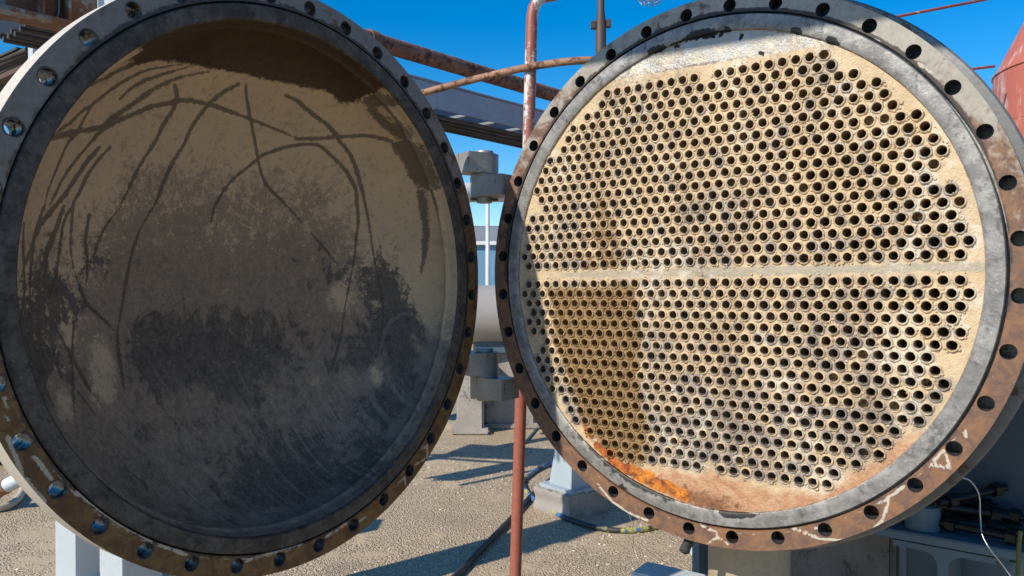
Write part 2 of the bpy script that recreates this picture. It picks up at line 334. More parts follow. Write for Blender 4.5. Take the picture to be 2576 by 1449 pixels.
def m_ring(name, a, b, speck, rough, metal=.35, spot=.35):
    k = NT(name); n1 = k.noise(16, 4, .7); n2 = k.noise(85, 4, .75); g = k.attr('gunk')
    c = k.mix(k.ss(n1, .32, .66), a, b); c = k.mix(k.ss(n2, .56, .8), c, speck)
    n4 = k.noise(34, 5, .75, dist=.5); c = k.mix(k.m('MULTIPLY', k.ss(n4, .5, .66), .75), c, tuple(x*.45 for x in b))
    e = k.ss(k.m('ADD', k.attr('edge'), k.m('MULTIPLY', k.m('SUBTRACT', n4, .5), 1.1)), .45, .7); c = k.mix(e, c, k.mix(k.ss(n2, .4, .6), (.25, .11, .045), (.50, .42, .31)))
    f = k.ss(k.m('ADD', g, k.m('MULTIPLY', k.m('SUBTRACT', k.noise(45, 6, .7), .5), 1.0)), .45, .6)
    c = k.mix(f, c, (.018, .017, .016))
    return k.out(c, k.lerp(n1, rough-.12, rough+.14), metal, k.bump(k.m('ADD', n2, k.m('MULTIPLY', n4, .8)), .55, .002))
M_VFL = m_flange('vessel flange paint and rust', (.37, .34, .28), (.23, .115, .055), (.125, .072, .052), (.55, .51, .42))
M_CFL = m_flange('cover flange paint and rust', (.20, .178, .15), (.19, .11, .035), (.10, .045, .015), (.48, .43, .33), .5)
M_BORE = worn('bolt hole steel', (.17, .17, .18), (.06, .042, .028), .5, 30, .3, .6, .3, .15)
M_VRIM = worn('vessel rim', (.20, .20, .19), (.19, .11, .06), .4, 10, .4, .3, .3, .2)
M_CRIM = worn('cover rim paint', (.62, .56, .47), (.30, .21, .13), .22, 7, .55, 0, .2, .2)
M_VRING = m_ring('vessel gasket face', (.31, .30, .28), (.17, .165, .155), (.46, .45, .42), .48, .25)
M_CRING = m_ring('cover gasket face', (.095, .082, .066), (.036, .031, .025), (.22, .195, .16), .75, .0)
M_GAP = worn('gasket groove dark', (.02, .018, .016), (.05, .03, .02), .3, 40, .9)  # near-black tone for the groove walls and the gap between the flanges
M_SHELL = worn('blue grey shell paint', (.20, .25, .29), (.12, .08, .06), .15, 5, .5)
def sheet_stains(P):
    """wet, rust, pink, bare and lane masks on the tube sheet"""
    wet = np.maximum(soft(poly_sdf(P, WET), .05), .54*soft(poly_sdf(P, WET2), .07))
    rust = soft(poly_sdf(P, RUST), .03); brown = soft(poly_sdf(P, RUSTB), .05); pink = soft(poly_sdf(P, RUST2), .05)
    bare = np.clip((P[:, 1]-.775+.012*P[:, 0])/.03, 0, 1)*np.clip(.5+(.62-np.abs(P[:, 0]+.02))/.12, 0, 1)
    lane = np.clip((.022-np.abs(P[:, 1]-.0115*P[:, 0]))/.006, 0, 1)*np.clip((P[:, 0]+.85)/.3, 0, 1)
    grey = .42+.30*np.clip((-P[:, 1]-.3)/.3, 0, 1)-.10*np.clip((P[:, 1]-.1)/.4, 0, 1)+.12*np.sin(P[:, 0]*9+1)*np.sin(P[:, 1]*7)
    return dict(brown=brown, wet=wet, rust=rust, pink=pink, bare=bare, lane=lane, grey=np.clip(grey, 0, 1))
def m_sheet(name, typ, bead):
    k = NT(name); n1 = k.noise(14, 3, .65); n2 = k.noise(85, 4, .75); n3 = k.noise(200, 2, .7); nb = k.noise(28, 4, .7, dist=.5)
    A = lambda q: k.attr(q, typ)
    cream = k.mix(k.ss(n1, .3, .7), (.62, .47, .285), (.53, .395, .23)); cream = k.mix(k.ss(n2, .55, .8), cream, (.70, .56, .38))
    gcol = k.mix(k.ss(n2, .3, .7), (.13, .11, .10), (.46, .41, .37)) if bead else k.mix(k.ss(n2, .3, .65), (.15, .12, .10), (.44, .37, .30))
    g = k.m('ADD', A('grey'), k.m('MULTIPLY', k.m('SUBTRACT', n2, .5), 1.3)); g = k.m('ADD', g, k.m('MULTIPLY', k.m('SUBTRACT', nb, .5), 1.2))
    f = k.ss(g, .44, .74) if bead else k.m('MULTIPLY', k.m('MULTIPLY', k.ss(g, .22, .62), .8), A('near'))
    c = k.mix(f, cream, gcol)
    if bead:
        lp = k.ss(k.m('ADD', k.attr('lip'), k.m('MULTIPLY', k.m('SUBTRACT', n2, .5), 1.4)), .55, .95); c = k.mix(k.m('MULTIPLY', lp, .8), c, (.12, .095, .075))
    if not bead:
        la = k.ss(k.m('ADD', A('lane'), k.m('MULTIPLY', k.m('SUBTRACT', nb, .5), 1.5)), .55, .75)
        c = k.mix(k.m('MULTIPLY', la, .72), c, k.mix(n2, (.27, .26, .21), (.40, .37, .30)))
        ba = k.ss(k.m('ADD', A('bare'), k.m('MULTIPLY', k.m('SUBTRACT', nb, .5), .6)), .4, .7)
        c = k.mix(ba, c, k.mix(k.ss(nb, .35, .7), (.44, .44, .42), (.46, .40, .29)))
    else: la = ba = None
    big = k.noise(6, 3, .6, k.scaled((1, 1, .45)))
    wh = k.ss(k.m('ADD', k.m('MULTIPLY', big, .55), k.m('MULTIPLY', nb, .6)), .60, .72); c = k.mix(k.m('MULTIPLY', wh, .6), c, (.72, .65, .52))
    dr = k.ss(k.m('ADD', k.m('MULTIPLY', k.noise(5, 3, .6, k.scaled((1, 1, .3))), .6), k.m('MULTIPLY', n2, .5)), .565, .70); c = k.mix(k.m('MULTIPLY', dr, .68), c, (.22, .165, .12))
    w = k.ss(k.m('ADD', A('wet'), k.m('ADD', k.m('MULTIPLY', k.m('SUBTRACT', nb, .5), 1.3), k.m('MULTIPLY', k.m('SUBTRACT', big, .5), .9))), .36, .66)
    c = k.mix(k.m('MULTIPLY', w, .93), c, k.mix(n2, (.15, .085, .03), (.35, .215, .085)))
    pk = k.ss(k.m('ADD', A('pink'), k.m('MULTIPLY', k.m('SUBTRACT', n1, .5), 1.0)), .35, .75)
    c = k.mix(k.m('MULTIPLY', pk, .85), c, k.mix(k.ss(nb, .3, .7), (.36, .14, .06), (.52, .31, .18)))
    bw = k.ss(k.m('ADD', A('brown'), k.m('MULTIPLY', k.m('SUBTRACT', nb, .5), 1.6)), .38, .7); c = k.mix(k.m('MULTIPLY', bw, .88), c, k.mix(k.ss(n2, .35, .65), (.085, .035, .014), (.24, .10, .035)))
    r = k.ss(k.m('ADD', A('rust'), k.m('MULTIPLY', k.m('SUBTRACT', nb, .5), 1.3)), .36, .62)
    c = k.mix(r, c, k.mix(k.ss(n1, .38, .6), k.mix(k.ss(nb, .35, .65), (.06, .018, .006), (.42, .09, .008)), k.mix(k.ss(n2, .3, .7), (.48, .11, .008), (.80, .33, .035))))
    if not bead:
        sm = k.ss(k.m('ADD', A('seam'), k.m('MULTIPLY', k.m('SUBTRACT', n2, .5), 1.2)), .4, .8); c = k.mix(k.m('MULTIPLY', sm, .75), c, (.20, .12, .06))
        gk = k.ss(k.m('ADD', A('gunk'), k.m('MULTIPLY', k.m('SUBTRACT', n2, .5), 1.0)), .45, .62); c = k.mix(gk, c, (.014, .014, .016))
    h = k.m('ADD', k.m('MULTIPLY', n2, 1.0), k.m('MULTIPLY', n3, .45))
    rough = k.lerp(w, .62, .33)
    if ba is not None: rough = k.m('SUBTRACT', rough, k.m('MULTIPLY', ba, .12))
    met = k.m('MULTIPLY', f, .35) if ba is None else k.m('MULTIPLY', ba, .5)
    return k.out(c, rough, met, k.bump(h, .85, .0045))
M_SHEET = m_sheet('tube sheet deposits', 'GEOMETRY', False)
M_BEAD = m_sheet('tube weld bead', 'GEOMETRY', True)
M_BEAD_O = m_sheet('tube weld bead single', 'OBJECT', True)
M_TUBE = worn('tube bore', (.55, .38, .20), (.22, .14, .07), .45, 60, .5, .0, .4, .3)
def m_dish():
    k = NT('cover inside')
    st = lambda x, lo=.30, hi=.70: k.n('ShaderNodeMapRange', {0: x, 1: lo, 2: hi, 3: 0.0, 4: 1.0}).outputs[0]
    n1 = st(k.noise(6, 3, .65)); n2 = st(k.noise(55, 5, .8)); n3 = st(k.noise(230, 2, .7)); nb = st(k.noise(12, 5, .78, dist=.9))
    nv = st(k.noise(24, 4, .75, k.scaled((1, 1, .4)), .6))
    c0 = lambda x: k.m('SUBTRACT', x, .5)
    def thr(a, lo, hi, *ns):
        for n_, w_ in ns: a = k.m('ADD', a, k.m('MULTIPLY', c0(n_), w_))
        return k.ss(a, lo, hi)
    mul = lambda x, y: k.m('MULTIPLY', x, y)
    tan = k.mix(n1, (.54, .385, .225), (.46, .34, .21)); tan = k.mix(mul(k.ss(n2, .55, 1.0), .6), tan, (.22, .155, .085)); tan = k.mix(mul(k.ss(nb, .68, .9), .3), tan, (.20, .14, .075))
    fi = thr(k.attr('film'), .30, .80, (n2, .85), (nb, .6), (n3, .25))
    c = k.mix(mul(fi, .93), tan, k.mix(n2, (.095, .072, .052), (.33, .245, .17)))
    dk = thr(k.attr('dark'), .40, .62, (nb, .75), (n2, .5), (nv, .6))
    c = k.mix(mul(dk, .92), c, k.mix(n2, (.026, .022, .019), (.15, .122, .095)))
    low = k.attr('low'); fan = k.n('ShaderNodeCombineXYZ', [mul(k.attr('fa'), 48.0), mul(k.attr('fr'), 2.2), 0.0]).outputs[0]
    f1 = st(k.noise(1.0, 5, .68, fan, .5)); fan2 = k.n('ShaderNodeVectorMath', [fan, (7.3, 3.1, 2.0)], operation='ADD').outputs[0]; f2 = st(k.noise(1.7, 5, .72, fan2, .8))
    c = k.mix(mul(mul(k.ss(f1, .45, .9), low), .6), c, k.mix(n2, (.18, .142, .105), (.37, .295, .22)))
    c = k.mix(mul(mul(mul(k.ss(f2, .55, .85), k.ss(nb, .35, .65)), low), .7), c, (.055, .049, .042))
    s = thr(k.attr('streak'), .40, .72, (n2, .45), (n3, .35), (nb, .3))
    c = k.mix(mul(s, .80), c, k.mix(n2, (.035, .028, .02), (.105, .08, .05)))
    sm = thr(k.attr('smudge'), .45, .9, (n2, .7), (nb, .6)); c = k.mix(mul(sm, .38), c, (.24, .205, .175))
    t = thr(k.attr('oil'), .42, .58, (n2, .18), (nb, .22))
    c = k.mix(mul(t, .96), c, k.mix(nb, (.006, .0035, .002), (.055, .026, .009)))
    c = k.mix(mul(k.ss(n3, .93, 1.0), .3), c, (.5, .45, .38))
    rough = k.m('SUBTRACT', k.lerp(low, .75, .5), mul(t, .3))
    return k.out(c, rough, 0.0, k.bump(k.m('ADD', n2, k.m('ADD', mul(s, -.4), mul(f1, low))), .3, .002), .4)
M_DISH = m_dish()
M_STEEL = worn('machined hinge steel', (.43, .405, .365), (.13, .09, .06), .3, 26, .45, .3, .3, .2, (1, 1, .25))
M_STEEL_R = worn('rusty hinge arm', (.25, .20, .15), (.16, .07, .03), .5, 18, .6, .2, .3, .3)
# ------------------------------------------------------------------ the ground
def m_ground():
    k = NT('aggregate concrete'); n0 = k.noise(.55, 5, .55); n1 = k.noise(5, 6, .6); n2 = k.noise(40, 5, .7)
    v = k.voro(88); vc = k.voro(88, out=1)
    smooth = k.ss(k.m('ADD', n0, k.m('MULTIPLY', k.m('SUBTRACT', n1, .5), .5)), .49, .60)
    peb = k.mix(k.n('ShaderNodeSeparateColor', [vc]).outputs[0], (.35, .255, .16), (.88, .72, .50))
    mort = k.mix(n2, (.30, .215, .13), (.49, .375, .24))
    f = k.m('MULTIPLY', k.ss(v, .52, .30), k.lerp(smooth, 1.0, .18))
    c = k.mix(f, mort, peb); c = k.mix(k.m('MULTIPLY', smooth, .6), c, k.mix(n1, (.46, .355, .22), (.56, .445, .285)))
    c = k.mix(k.m('MULTIPLY', k.ss(k.noise(1.3, 6, .6), .56, .72), .5), c, (.25, .195, .13))
    moss = k.m('MULTIPLY', k.ss(k.noise(2.1, 7, .7), .69, .74), .8); c = k.mix(moss, c, (.09, .085, .025))
    c = k.mix(k.m('MULTIPLY', k.ss(k.noise(.9, 5, .7, dist=1.0), .60, .72), .5), c, (.16, .13, .095))
    h = k.m('ADD', k.m('MULTIPLY', k.m('MULTIPLY', v, -1.0), k.lerp(smooth, 1.0, .15)), k.m('MULTIPLY', n2, .4))
    return k.out(c, .85, 0.0, k.bump(h, .9, .012))
g = MB(); N_ = 24
g.add([(-300, -300, 0), (300, -300, 0), (300, 600, 0), (-300, 600, 0)], [(0, 1, 2, 3)])
go = g.build('ground', m_ground()); go['kind'] = 'structure'
kg = NT('loose stones'); tn = kg.attr('tone'); M_STONE = kg.out(kg.mix(tn, (.24, .18, .12), (.72, .62, .48)), .85)
gi = bmesh.new(); bmesh.ops.create_icosphere(gi, subdivisions=1, radius=1); GV = np.array([v.co for v in gi.verts]); GF = [tuple(v.index for v in f.verts) for f in gi.faces]; gi.free()
px_, py_ = rng.uniform(-3.6, 1.6, 16000), rng.uniform(2.6, 7.5, 16000)
ok_ = (np.sin(px_*2.3+1.7*np.sin(py_*1.9))*np.sin(py_*2.7+.6)+rng.uniform(-.6, .6, 16000)) > .15; px_, py_ = px_[ok_][:6500], py_[ok_][:6500]
VV = []; FF = []; tone = []
for i_, (x_, y_) in enumerate(zip(px_, py_)):
    s_ = .0028+.008*rng.random()**3; J = GV*(1+rng.uniform(-.3, .3, GV.shape))*[s_*rng.uniform(.8, 1.5), s_, s_*.65]; VV.append(J+[x_, y_, s_*.2]); FF += [tuple(q+i_*len(GV) for q in f) for f in GF]; tone.append(np.full(len(GV), rng.random()))
me = bpy.data.meshes.new('gravel'); me.from_pydata(np.vstack(VV).tolist(), [], FF); go = link('gravel', me, None, M_STONE); setattr_(me, 'tone', np.concatenate(tone)); go['kind'] = 'stuff'
tag(go, 'loose small stones strewn over the concrete yard', 'gravel')
# ------------------------------------------------------------------ the open cover
cover = empty('vessel_cover', (C_C.x, C_C.y, 0), -A_C, 'open dished cover swung aside, its stained brown and black inside showing', 'cover')
V, F, mi = flange_geo(.968, 1.045, 0, .10, PH_C, .0245)
o, P, _w = build_uvw('cover_flange', V, F, LC, [M_CFL, M_BORE, M_CRIM], cover, mi, edge=35)
rr = np.hypot(*P.T)
setattr_(o.data, 'rusty', by_angle(P, [(0, .28), (50, .34), (75, .6), (100, .85), (150, .98), (205, .95), (240, .85), (262, .66), (280, .36), (320, .26), (360, .28)])+np.clip((.99-rr)/.03, 0, 1)*.22)
st = np.zeros(len(P))
for k in range(36):
    t = R(10*k)+PH_C; d = np.hypot(P[:, 0]-math.sin(t), P[:, 1]-math.cos(t)); st = np.maximum(st, .72*np.clip((.036-d)/.010, 0, 1))
st = np.maximum(st, np.clip((1.0-rr)/.03, 0, 1)*by_angle(P, [(0, .8), (60, .85), (120, .7), (240, .6), (270, .5), (300, .6), (330, .9), (360, .8)]))
setattr_(o.data, 'stain', st)
chk = np.zeros(len(P))
for L_ in CCHALK: chk = np.maximum(chk, np.clip(1.0-line_dist(P, L_)/.012, 0, 1))
chk = np.maximum(chk, .62*np.clip(1-np.abs(rr-.978)/.007, 0, 1)*by_angle(P, [(0, .9), (60, .7), (130, .8), (180, 1), (230, 1), (300, .4), (360, .9)]))
setattr_(o.data, 'chalk', chk)
V, F = ring_geo([(.968, .03), (.962, .03), (.962, .002), (.958, -.004), (.93, -.004), (.912, -.004), (.908, 0), (.905, .01)], 300)
o, P, _w = build_uvw('gasket_face', V, F, LC, [M_CRING], cover, smooth=True, edge=40)
setattr_(o.data, 'gunk', .12+.25*np.clip((.92-np.hypot(*P.T))/.01, 0, 1)+.1*np.sin(theta(P)*.31)**2)
setattr_(o.data, 'edge', np.zeros(len(P)))
# dished inside, weld seam and outer skin
nphi, nth, R0, W0, DEP = 220, 640, .895, .07, .42
prof = [(.905, .008), (.901, .03), (.900, .048), (.892, .056), (.886, .063), (.890, .071)]
prof += [(R0*math.cos(t), W0+DEP*math.sin(t)) for t in np.linspace(.02, math.pi/2-.0035, nphi)]
V, F = ring_geo(prof, nth)
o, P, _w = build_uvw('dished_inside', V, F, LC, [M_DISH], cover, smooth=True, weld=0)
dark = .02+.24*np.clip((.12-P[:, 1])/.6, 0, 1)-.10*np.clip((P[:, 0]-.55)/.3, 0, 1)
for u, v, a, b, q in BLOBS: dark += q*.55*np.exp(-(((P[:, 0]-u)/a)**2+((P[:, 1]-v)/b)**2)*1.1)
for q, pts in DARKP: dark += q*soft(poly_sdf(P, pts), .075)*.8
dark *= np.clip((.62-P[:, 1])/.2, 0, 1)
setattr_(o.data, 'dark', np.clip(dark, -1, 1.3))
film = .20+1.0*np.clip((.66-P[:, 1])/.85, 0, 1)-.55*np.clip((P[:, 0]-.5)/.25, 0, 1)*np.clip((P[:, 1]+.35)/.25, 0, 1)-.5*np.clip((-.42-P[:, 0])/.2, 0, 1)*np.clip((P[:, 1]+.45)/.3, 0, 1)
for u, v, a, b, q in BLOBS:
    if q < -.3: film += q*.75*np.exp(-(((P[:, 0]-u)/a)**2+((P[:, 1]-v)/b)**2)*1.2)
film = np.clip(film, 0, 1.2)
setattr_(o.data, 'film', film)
sk = np.zeros(len(P))
for w_, pts in STROKES:
    pts = [tuple(q)[:2] for q in spline([(x, y, 0) for x, y in pts], 4)]
    n_ = len(pts)-1
    for i in range(0, n_, 2):
        f_ = i/max(n_, 1); tp = min(1.0, .45+1.6*(1-f_)) * min(1.0, .85+1.5*f_)
        sk = np.maximum(sk, np.clip(1.12-line_dist(P, pts[i:i+3])/(w_*.82*tp), 0, 1)*(.72+.28*min(1, (1-f_)*2.2)))
setattr_(o.data, 'streak', sk*np.clip((P[:, 1]+.65)/.3, 0, 1))
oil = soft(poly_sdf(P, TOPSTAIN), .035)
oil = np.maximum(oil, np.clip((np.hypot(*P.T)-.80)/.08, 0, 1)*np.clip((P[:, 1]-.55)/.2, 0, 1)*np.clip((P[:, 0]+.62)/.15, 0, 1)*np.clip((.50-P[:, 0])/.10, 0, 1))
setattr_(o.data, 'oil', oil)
du, dv_ = P[:, 0]-.75, P[:, 1]+2.0; setattr_(o.data, 'fa', np.arctan2(du, dv_)); setattr_(o.data, 'fr', np.hypot(du, dv_))
sg = np.zeros(len(P))
for w_, pts in SMUDGE: sg = np.maximum(sg, np.clip(1.1-line_dist(P, [tuple(q)[:2] for q in spline([(x, y, 0) for x, y in pts], 4)])/w_, 0, 1))
setattr_(o.data, 'smudge', sg)
setattr_(o.data, 'low', np.clip((-.28-P[:, 1])/.25, 0, 1))
V, F = ring_geo([(.97, .10), (.965, .16), (.945, .2)]+[(.945*math.cos(t), .2+.42*math.sin(t)) for t in np.linspace(.1, math.pi/2-.01, 24)], 96)
build_uvw('dished_outside', V, F, LC, [M_SHELL], cover, smooth=True)
V, F = ring_geo([(.968, .03), (.968, .098)], 200)
build_uvw('groove', V, F, LC, [M_GAP], cover, smooth=True)
# ------------------------------------------------------------------ the vessel with its tube sheet
vessel = empty('heat_exchanger', (C_V.x, C_V.y, 0), -A_V, 'heat exchanger with a sunlit tan tube sheet full of holes in a bolted ring', 'exchanger')
V, F, mi = flange_geo(.972, 1.045, 0, .085, PH_V, .0245)
o, P, _w = build_uvw('shell_flange', V, F, LV, [M_VFL, M_BORE, M_VRIM], vessel, mi, edge=35)
rr = np.hypot(*P.T)
setattr_(o.data, 'rusty', by_angle(P, [(0, .26), (40, .28), (62, .42), (82, .62), (100, .76), (130, .84), (200, .80), (235, .78), (262, .9), (280, .8), (300, .5), (330, .4), (360, .26)])+np.clip((.995-rr)/.03, 0, 1)*.22)
setattr_(o.data, 'stain', np.clip((.996-rr)/.02, 0, 1)*by_angle(P, [(0, 1.0), (30, .95), (55, .9), (75, .6), (110, .45), (270, .4), (330, .75), (360, 1.0)])
         + .95*np.exp(-((theta(P)-282)/16)**2)*.55)
chk = np.zeros(len(P))
for L_ in CHALK: chk = np.maximum(chk, np.clip(.98-line_dist(P, L_)/.0105, 0, 1))
chk = np.maximum(chk, .62*np.clip(1-np.abs(rr-.984)/.006, 0, 1)*by_angle(P, [(0, .3), (30, .9), (60, .6), (90, .6), (130, .9), (200, .9), (250, .5), (360, .3)]))
setattr_(o.data, 'chalk', chk)
V, F = ring_geo([(.972, .03), (.964, .03), (.964, .0), (.960, -.006), (.935, -.006), (.912, -.006), (.907, -.003), (.905, .008)], 300)
o, P, _w = build_uvw('gasket_face', V, F, LV, [M_VRING], vessel, smooth=True, edge=40)
rr = np.hypot(*P.T)
setattr_(o.data, 'gunk', by_angle(P, [(0, .35), (20, .25), (60, .1), (120, .1), (165, .3), (185, .5), (200, .72), (215, .6), (235, .15), (320, .1), (345, .35), (360, .35)])*np.clip(1.2-np.abs(rr-.910)/.035, .15, 1)+sum(np.clip(1.1-line_dist(P, L_)/.014, 0, 1) for L_ in GUNK))
setattr_(o.data, 'edge', np.clip((.918-rr)/.012, 0, 1)*.62)
V, F = ring_geo([(.972, .03), (.972, .084)], 200); build_uvw('groove', V, F, LV, [M_GAP], vessel, smooth=True)
V, F = ring_geo([(.962, .085), (.962, .125)], 160); build_uvw('gasket', V, F, LV, [M_GAP], vessel, smooth=True)
V, F = ring_geo([(.93, .12), (1.072, .12), (1.079, .127), (1.079, .215), (1.072, .222), (.96, .222), (.95, .24), (.95, .34), (.93, .36)], 200)
build_uvw('rear_flange', V, F, LV, [M_VRIM], vessel, smooth=True, edge=40)
V, F = ring_geo([(.93, .36), (.93, 5.5), (.80, 5.8), (.5, 6.0), (.001, 6.1)], 96); build_uvw('shell', V, F, LV, [M_SHELL], vessel, smooth=True)
# --- lattice of tubes
PIT, ROW0, DROW, LROT, LU0 = .0482, .0415, .0416, .0115, -.006
ENDS = [0, 1, 0, -1, 0, -1, -4, -3, -2, -3, -4, -5, -8, -9, -10, -13, -16, -17]
tubes = []
for sgn in (1, -1):
    for r_, e in enumerate(ENDS):
        half = (35+e)/2
        n = 35+e+1
        for c in range(n):
            if r_ == 17 and c == 9: continue
            x, y = (c-half)*PIT, sgn*(ROW0+DROW*r_)
            tubes.append((LU0+x*math.cos(LROT)-y*math.sin(LROT)*.9, y+x*math.sin(LROT)))
tubes = np.array(tubes)
nh = 12; ang = np.arange(nh)*2*math.pi/nh
hp = (tubes[:, None, :]+.0185*np.stack([np.cos(ang), np.sin(ang)], 1)[None]).reshape(-1, 2)
gx, gy = np.meshgrid(np.arange(-.91, .911, .014), np.arange(-.91, .911, .014)); gp = np.c_[gx.ravel(), gy.ravel()]+rng.uniform(-.003, .003, (gx.size, 2))
gp = gp[np.hypot(*gp.T) < .897]
dmin = np.full(len(gp), 9.0)
for i in range(0, len(tubes), 100): dmin = np.minimum(dmin, np.hypot(gp[:, None, 0]-tubes[None, i:i+100, 0], gp[:, None, 1]-tubes[None, i:i+100, 1]).min(1))
gp = gp[dmin > .0215]
oc = np.arange(300)*2*math.pi/300; op = .906*np.c_[np.cos(oc), np.sin(oc)]
pts = np.vstack([hp, gp, op])
res = delaunay_2d_cdt([Vector(p) for p in pts.tolist()], [], [], 0, 1e-6)
vs = np.array([tuple(v) for v in res[0]]); tri = np.array([f for f in res[2]])
cen = vs[tri].mean(1); keep = np.ones(len(tri), bool)
for i in range(0, len(tubes), 60):
    keep &= ~(np.hypot(cen[:, None, 0]-tubes[None, i:i+60, 0], cen[:, None, 1]-tubes[None, i:i+60, 1]).min(1) < .0155)
tri = tri[keep]
lump = .0012*np.sin(vs[:, 0]*61+3*np.sin(vs[:, 1]*37))*np.sin(vs[:, 1]*53+2)
o, P, _w = build_uvw('tube_sheet', np.c_[vs, .006+lump], [tuple(int(i) for i in f) for f in tri], LV, [M_SHEET], vessel, smooth=True, weld=0)
for q, v in sheet_stains(P).items(): setattr_(o.data, q, v)
dn = np.full(len(P), 9.0)
for i in range(0, len(tubes), 60): dn = np.minimum(dn, np.hypot(P[:, None, 0]-tubes[None, i:i+60, 0], P[:, None, 1]-tubes[None, i:i+60, 1]).min(1))
def gunk_lines(P):
    g_ = np.zeros(len(P))
    for L_ in GUNK: g_ = np.maximum(g_, np.clip(1.1-line_dist(P, L_)/.014, 0, 1))
    return g_
setattr_(o.data, 'gunk', gunk_lines(P)); setattr_(o.data, 'seam', np.clip(1-line_dist(P, SEAM[0])/.012, 0, 1))
setattr_(o.data, 'near', np.clip((.036-dn)/.012, 0, 1))
# --- tube ends: weld bead + bore
def tube_end(seed, n=16, deep=.30):
    rg = np.random.default_rng(seed); k = np.arange(n)*2*math.pi/n
    wob = lambda a: a*np.sin(k*rg.integers(2, 5)+rg.uniform(0, 6))+a*.6*np.sin(k*rg.integers(5, 8)+rg.uniform(0, 6))
    prof = [(.0150, deep), (.0150, .022), (.0150, .004), (.0153, -.0045), (.0172, -.0062), (.0200, -.0048), (.0222, -.0005), (.0236, .0045)]
    V = []
    for i, (r, w) in enumerate(prof):
        dr = wob(.0010) if 3 < i else wob(.0003); dw = wob(.0016) if 2 < i < 7 else 0*k
        V += [(a, b, c) for a, b, c in zip((r+dr)*np.cos(k), (r+dr)*np.sin(k), w+dw)]
    F = []; mi = []
    for i in range(len(prof)-1):
        for j in range(n):
            F.append((i*n+j, i*n+(j+1) % n, (i+1)*n+(j+1) % n, (i+1)*n+j)); mi.append(1 if i < 1 else 0)
    F.append(tuple(range(n))); mi.append(1)
    return np.array(V), F, mi
VAR = [tube_end(i) for i in range(9)]+[tube_end(20, deep=.045)]
order = np.argsort(-tubes[:, 0]); near, far = order[:300], order[300:]
meshes = []
for V, F, mi in VAR:
    me = bpy.data.meshes.new('tube_end'); me.from_pydata(np.c_[V[:, 0]*S, V[:, 2]*S, V[:, 1]*S].tolist(), [], F)
    me.polygons.foreach_set('material_index', mi); me.polygons.foreach_set('use_smooth', [True]*len(F))
    bm = bmesh.new(); bm.from_mesh(me); bmesh.ops.recalc_face_normals(bm, faces=bm.faces); bmesh.ops.reverse_faces(bm, faces=bm.faces); bm.to_mesh(me); bm.free()
    setattr_(me, 'lip', np.hypot(V[:, 0], V[:, 1]) < .0168)
    me.materials.append(M_BEAD_O); me.materials.append(M_TUBE); meshes.append(me)
ST = sheet_stains(tubes); jit = rng.uniform(-.38, .38, len(tubes))
for i in near:
    o = bpy.data.objects.new('tube_end', meshes[int(rng.integers(10))]); COL.objects.link(o); o.parent = vessel
    u, v = tubes[i]; o.location = LV(u, v, .006); o.rotation_euler = (0, rng.uniform(0, 6.28), 0); q_ = rng.uniform(.95, 1.06); o.scale = (q_, rng.uniform(.75, 1.5), q_)
    for q in ST: o[q] = float(ST[q][i])
    o['grey'] = float(np.clip(ST['grey'][i]+jit[i], 0, 1))
VV = []; FF = []; MM = []; att = {q: [] for q in ST}; k0 = 0; lips = []
for i in far:
    V, F, mi = VAR[int(rng.integers(10))]; a = rng.uniform(0, 6.28); ca, sa = math.cos(a), math.sin(a); u, v = tubes[i]
    VV.append(np.c_[u+V[:, 0]*ca-V[:, 1]*sa, v+V[:, 0]*sa+V[:, 1]*ca, V[:, 2]+.006])
    FF += [tuple(x+k0 for x in f) for f in F]; MM += mi; k0 += len(V); lips.append(np.hypot(V[:, 0], V[:, 1]) < .0168)
    for q in ST: att[q].append(np.full(len(V), np.clip(ST[q][i]+(jit[i] if q == 'grey' else 0), 0, 1)))
o, P, _w = build_uvw('tube_ends', np.vstack(VV), FF, LV, [M_BEAD, M_TUBE], vessel, MM, smooth=True, weld=0); o['kind'] = 'stuff'
for q in att: setattr_(o.data, q, np.concatenate(att[q]))
setattr_(o.data, 'lip', np.concatenate(lips))
# --- crust of deposits between the tube ends
ico = bmesh.new(); bmesh.ops.create_icosphere(ico, subdivisions=1, radius=1); IV = np.array([v.co for v in ico.verts]); IF = [tuple(v.index for v in f.verts) for f in ico.faces]; ico.free()
cand = rng.uniform(-.88, .88, (9000, 2)); dd = np.full(len(cand), 9.0)
for i in range(0, len(tubes), 60): dd = np.minimum(dd, np.hypot(cand[:, None, 0]-tubes[None, i:i+60, 0], cand[:, None, 1]-tubes[None, i:i+60, 1]).min(1))
cl = np.sin(cand[:, 0]*17+2*np.sin(cand[:, 1]*11))*np.sin(cand[:, 1]*19+1.3)+rng.uniform(-.7, .7, len(cand))
cand = cand[(dd > .0175) & (dd < .030) & (cl > -.35)][:3600]
VV = []; FF = []
for q, (u, v) in enumerate(cand):
    s_ = rng.uniform(.0022, .0058); a = rng.uniform(0, 6.28); J = IV*(1+rng.uniform(-.35, .35, IV.shape)); J[:, 0] *= rng.uniform(.8, 1.8)
    VV.append(np.c_[u+s_*(J[:, 0]*math.cos(a)-J[:, 1]*math.sin(a)), v+s_*(J[:, 0]*math.sin(a)+J[:, 1]*math.cos(a)), .004+J[:, 2]*s_*.75]); FF += [tuple(x+q*len(IV) for x in f) for f in IF]
o, P, _w = build_uvw('scale_deposit', np.vstack(VV), FF, LV, [M_BEAD], vessel, smooth=True, weld=0); o['kind'] = 'stuff'
for q, v in sheet_stains(P).items(): setattr_(o.data, q, v*(.75 if q == 'grey' else 1))
setattr_(o.data, 'lip', np.zeros(len(P)))
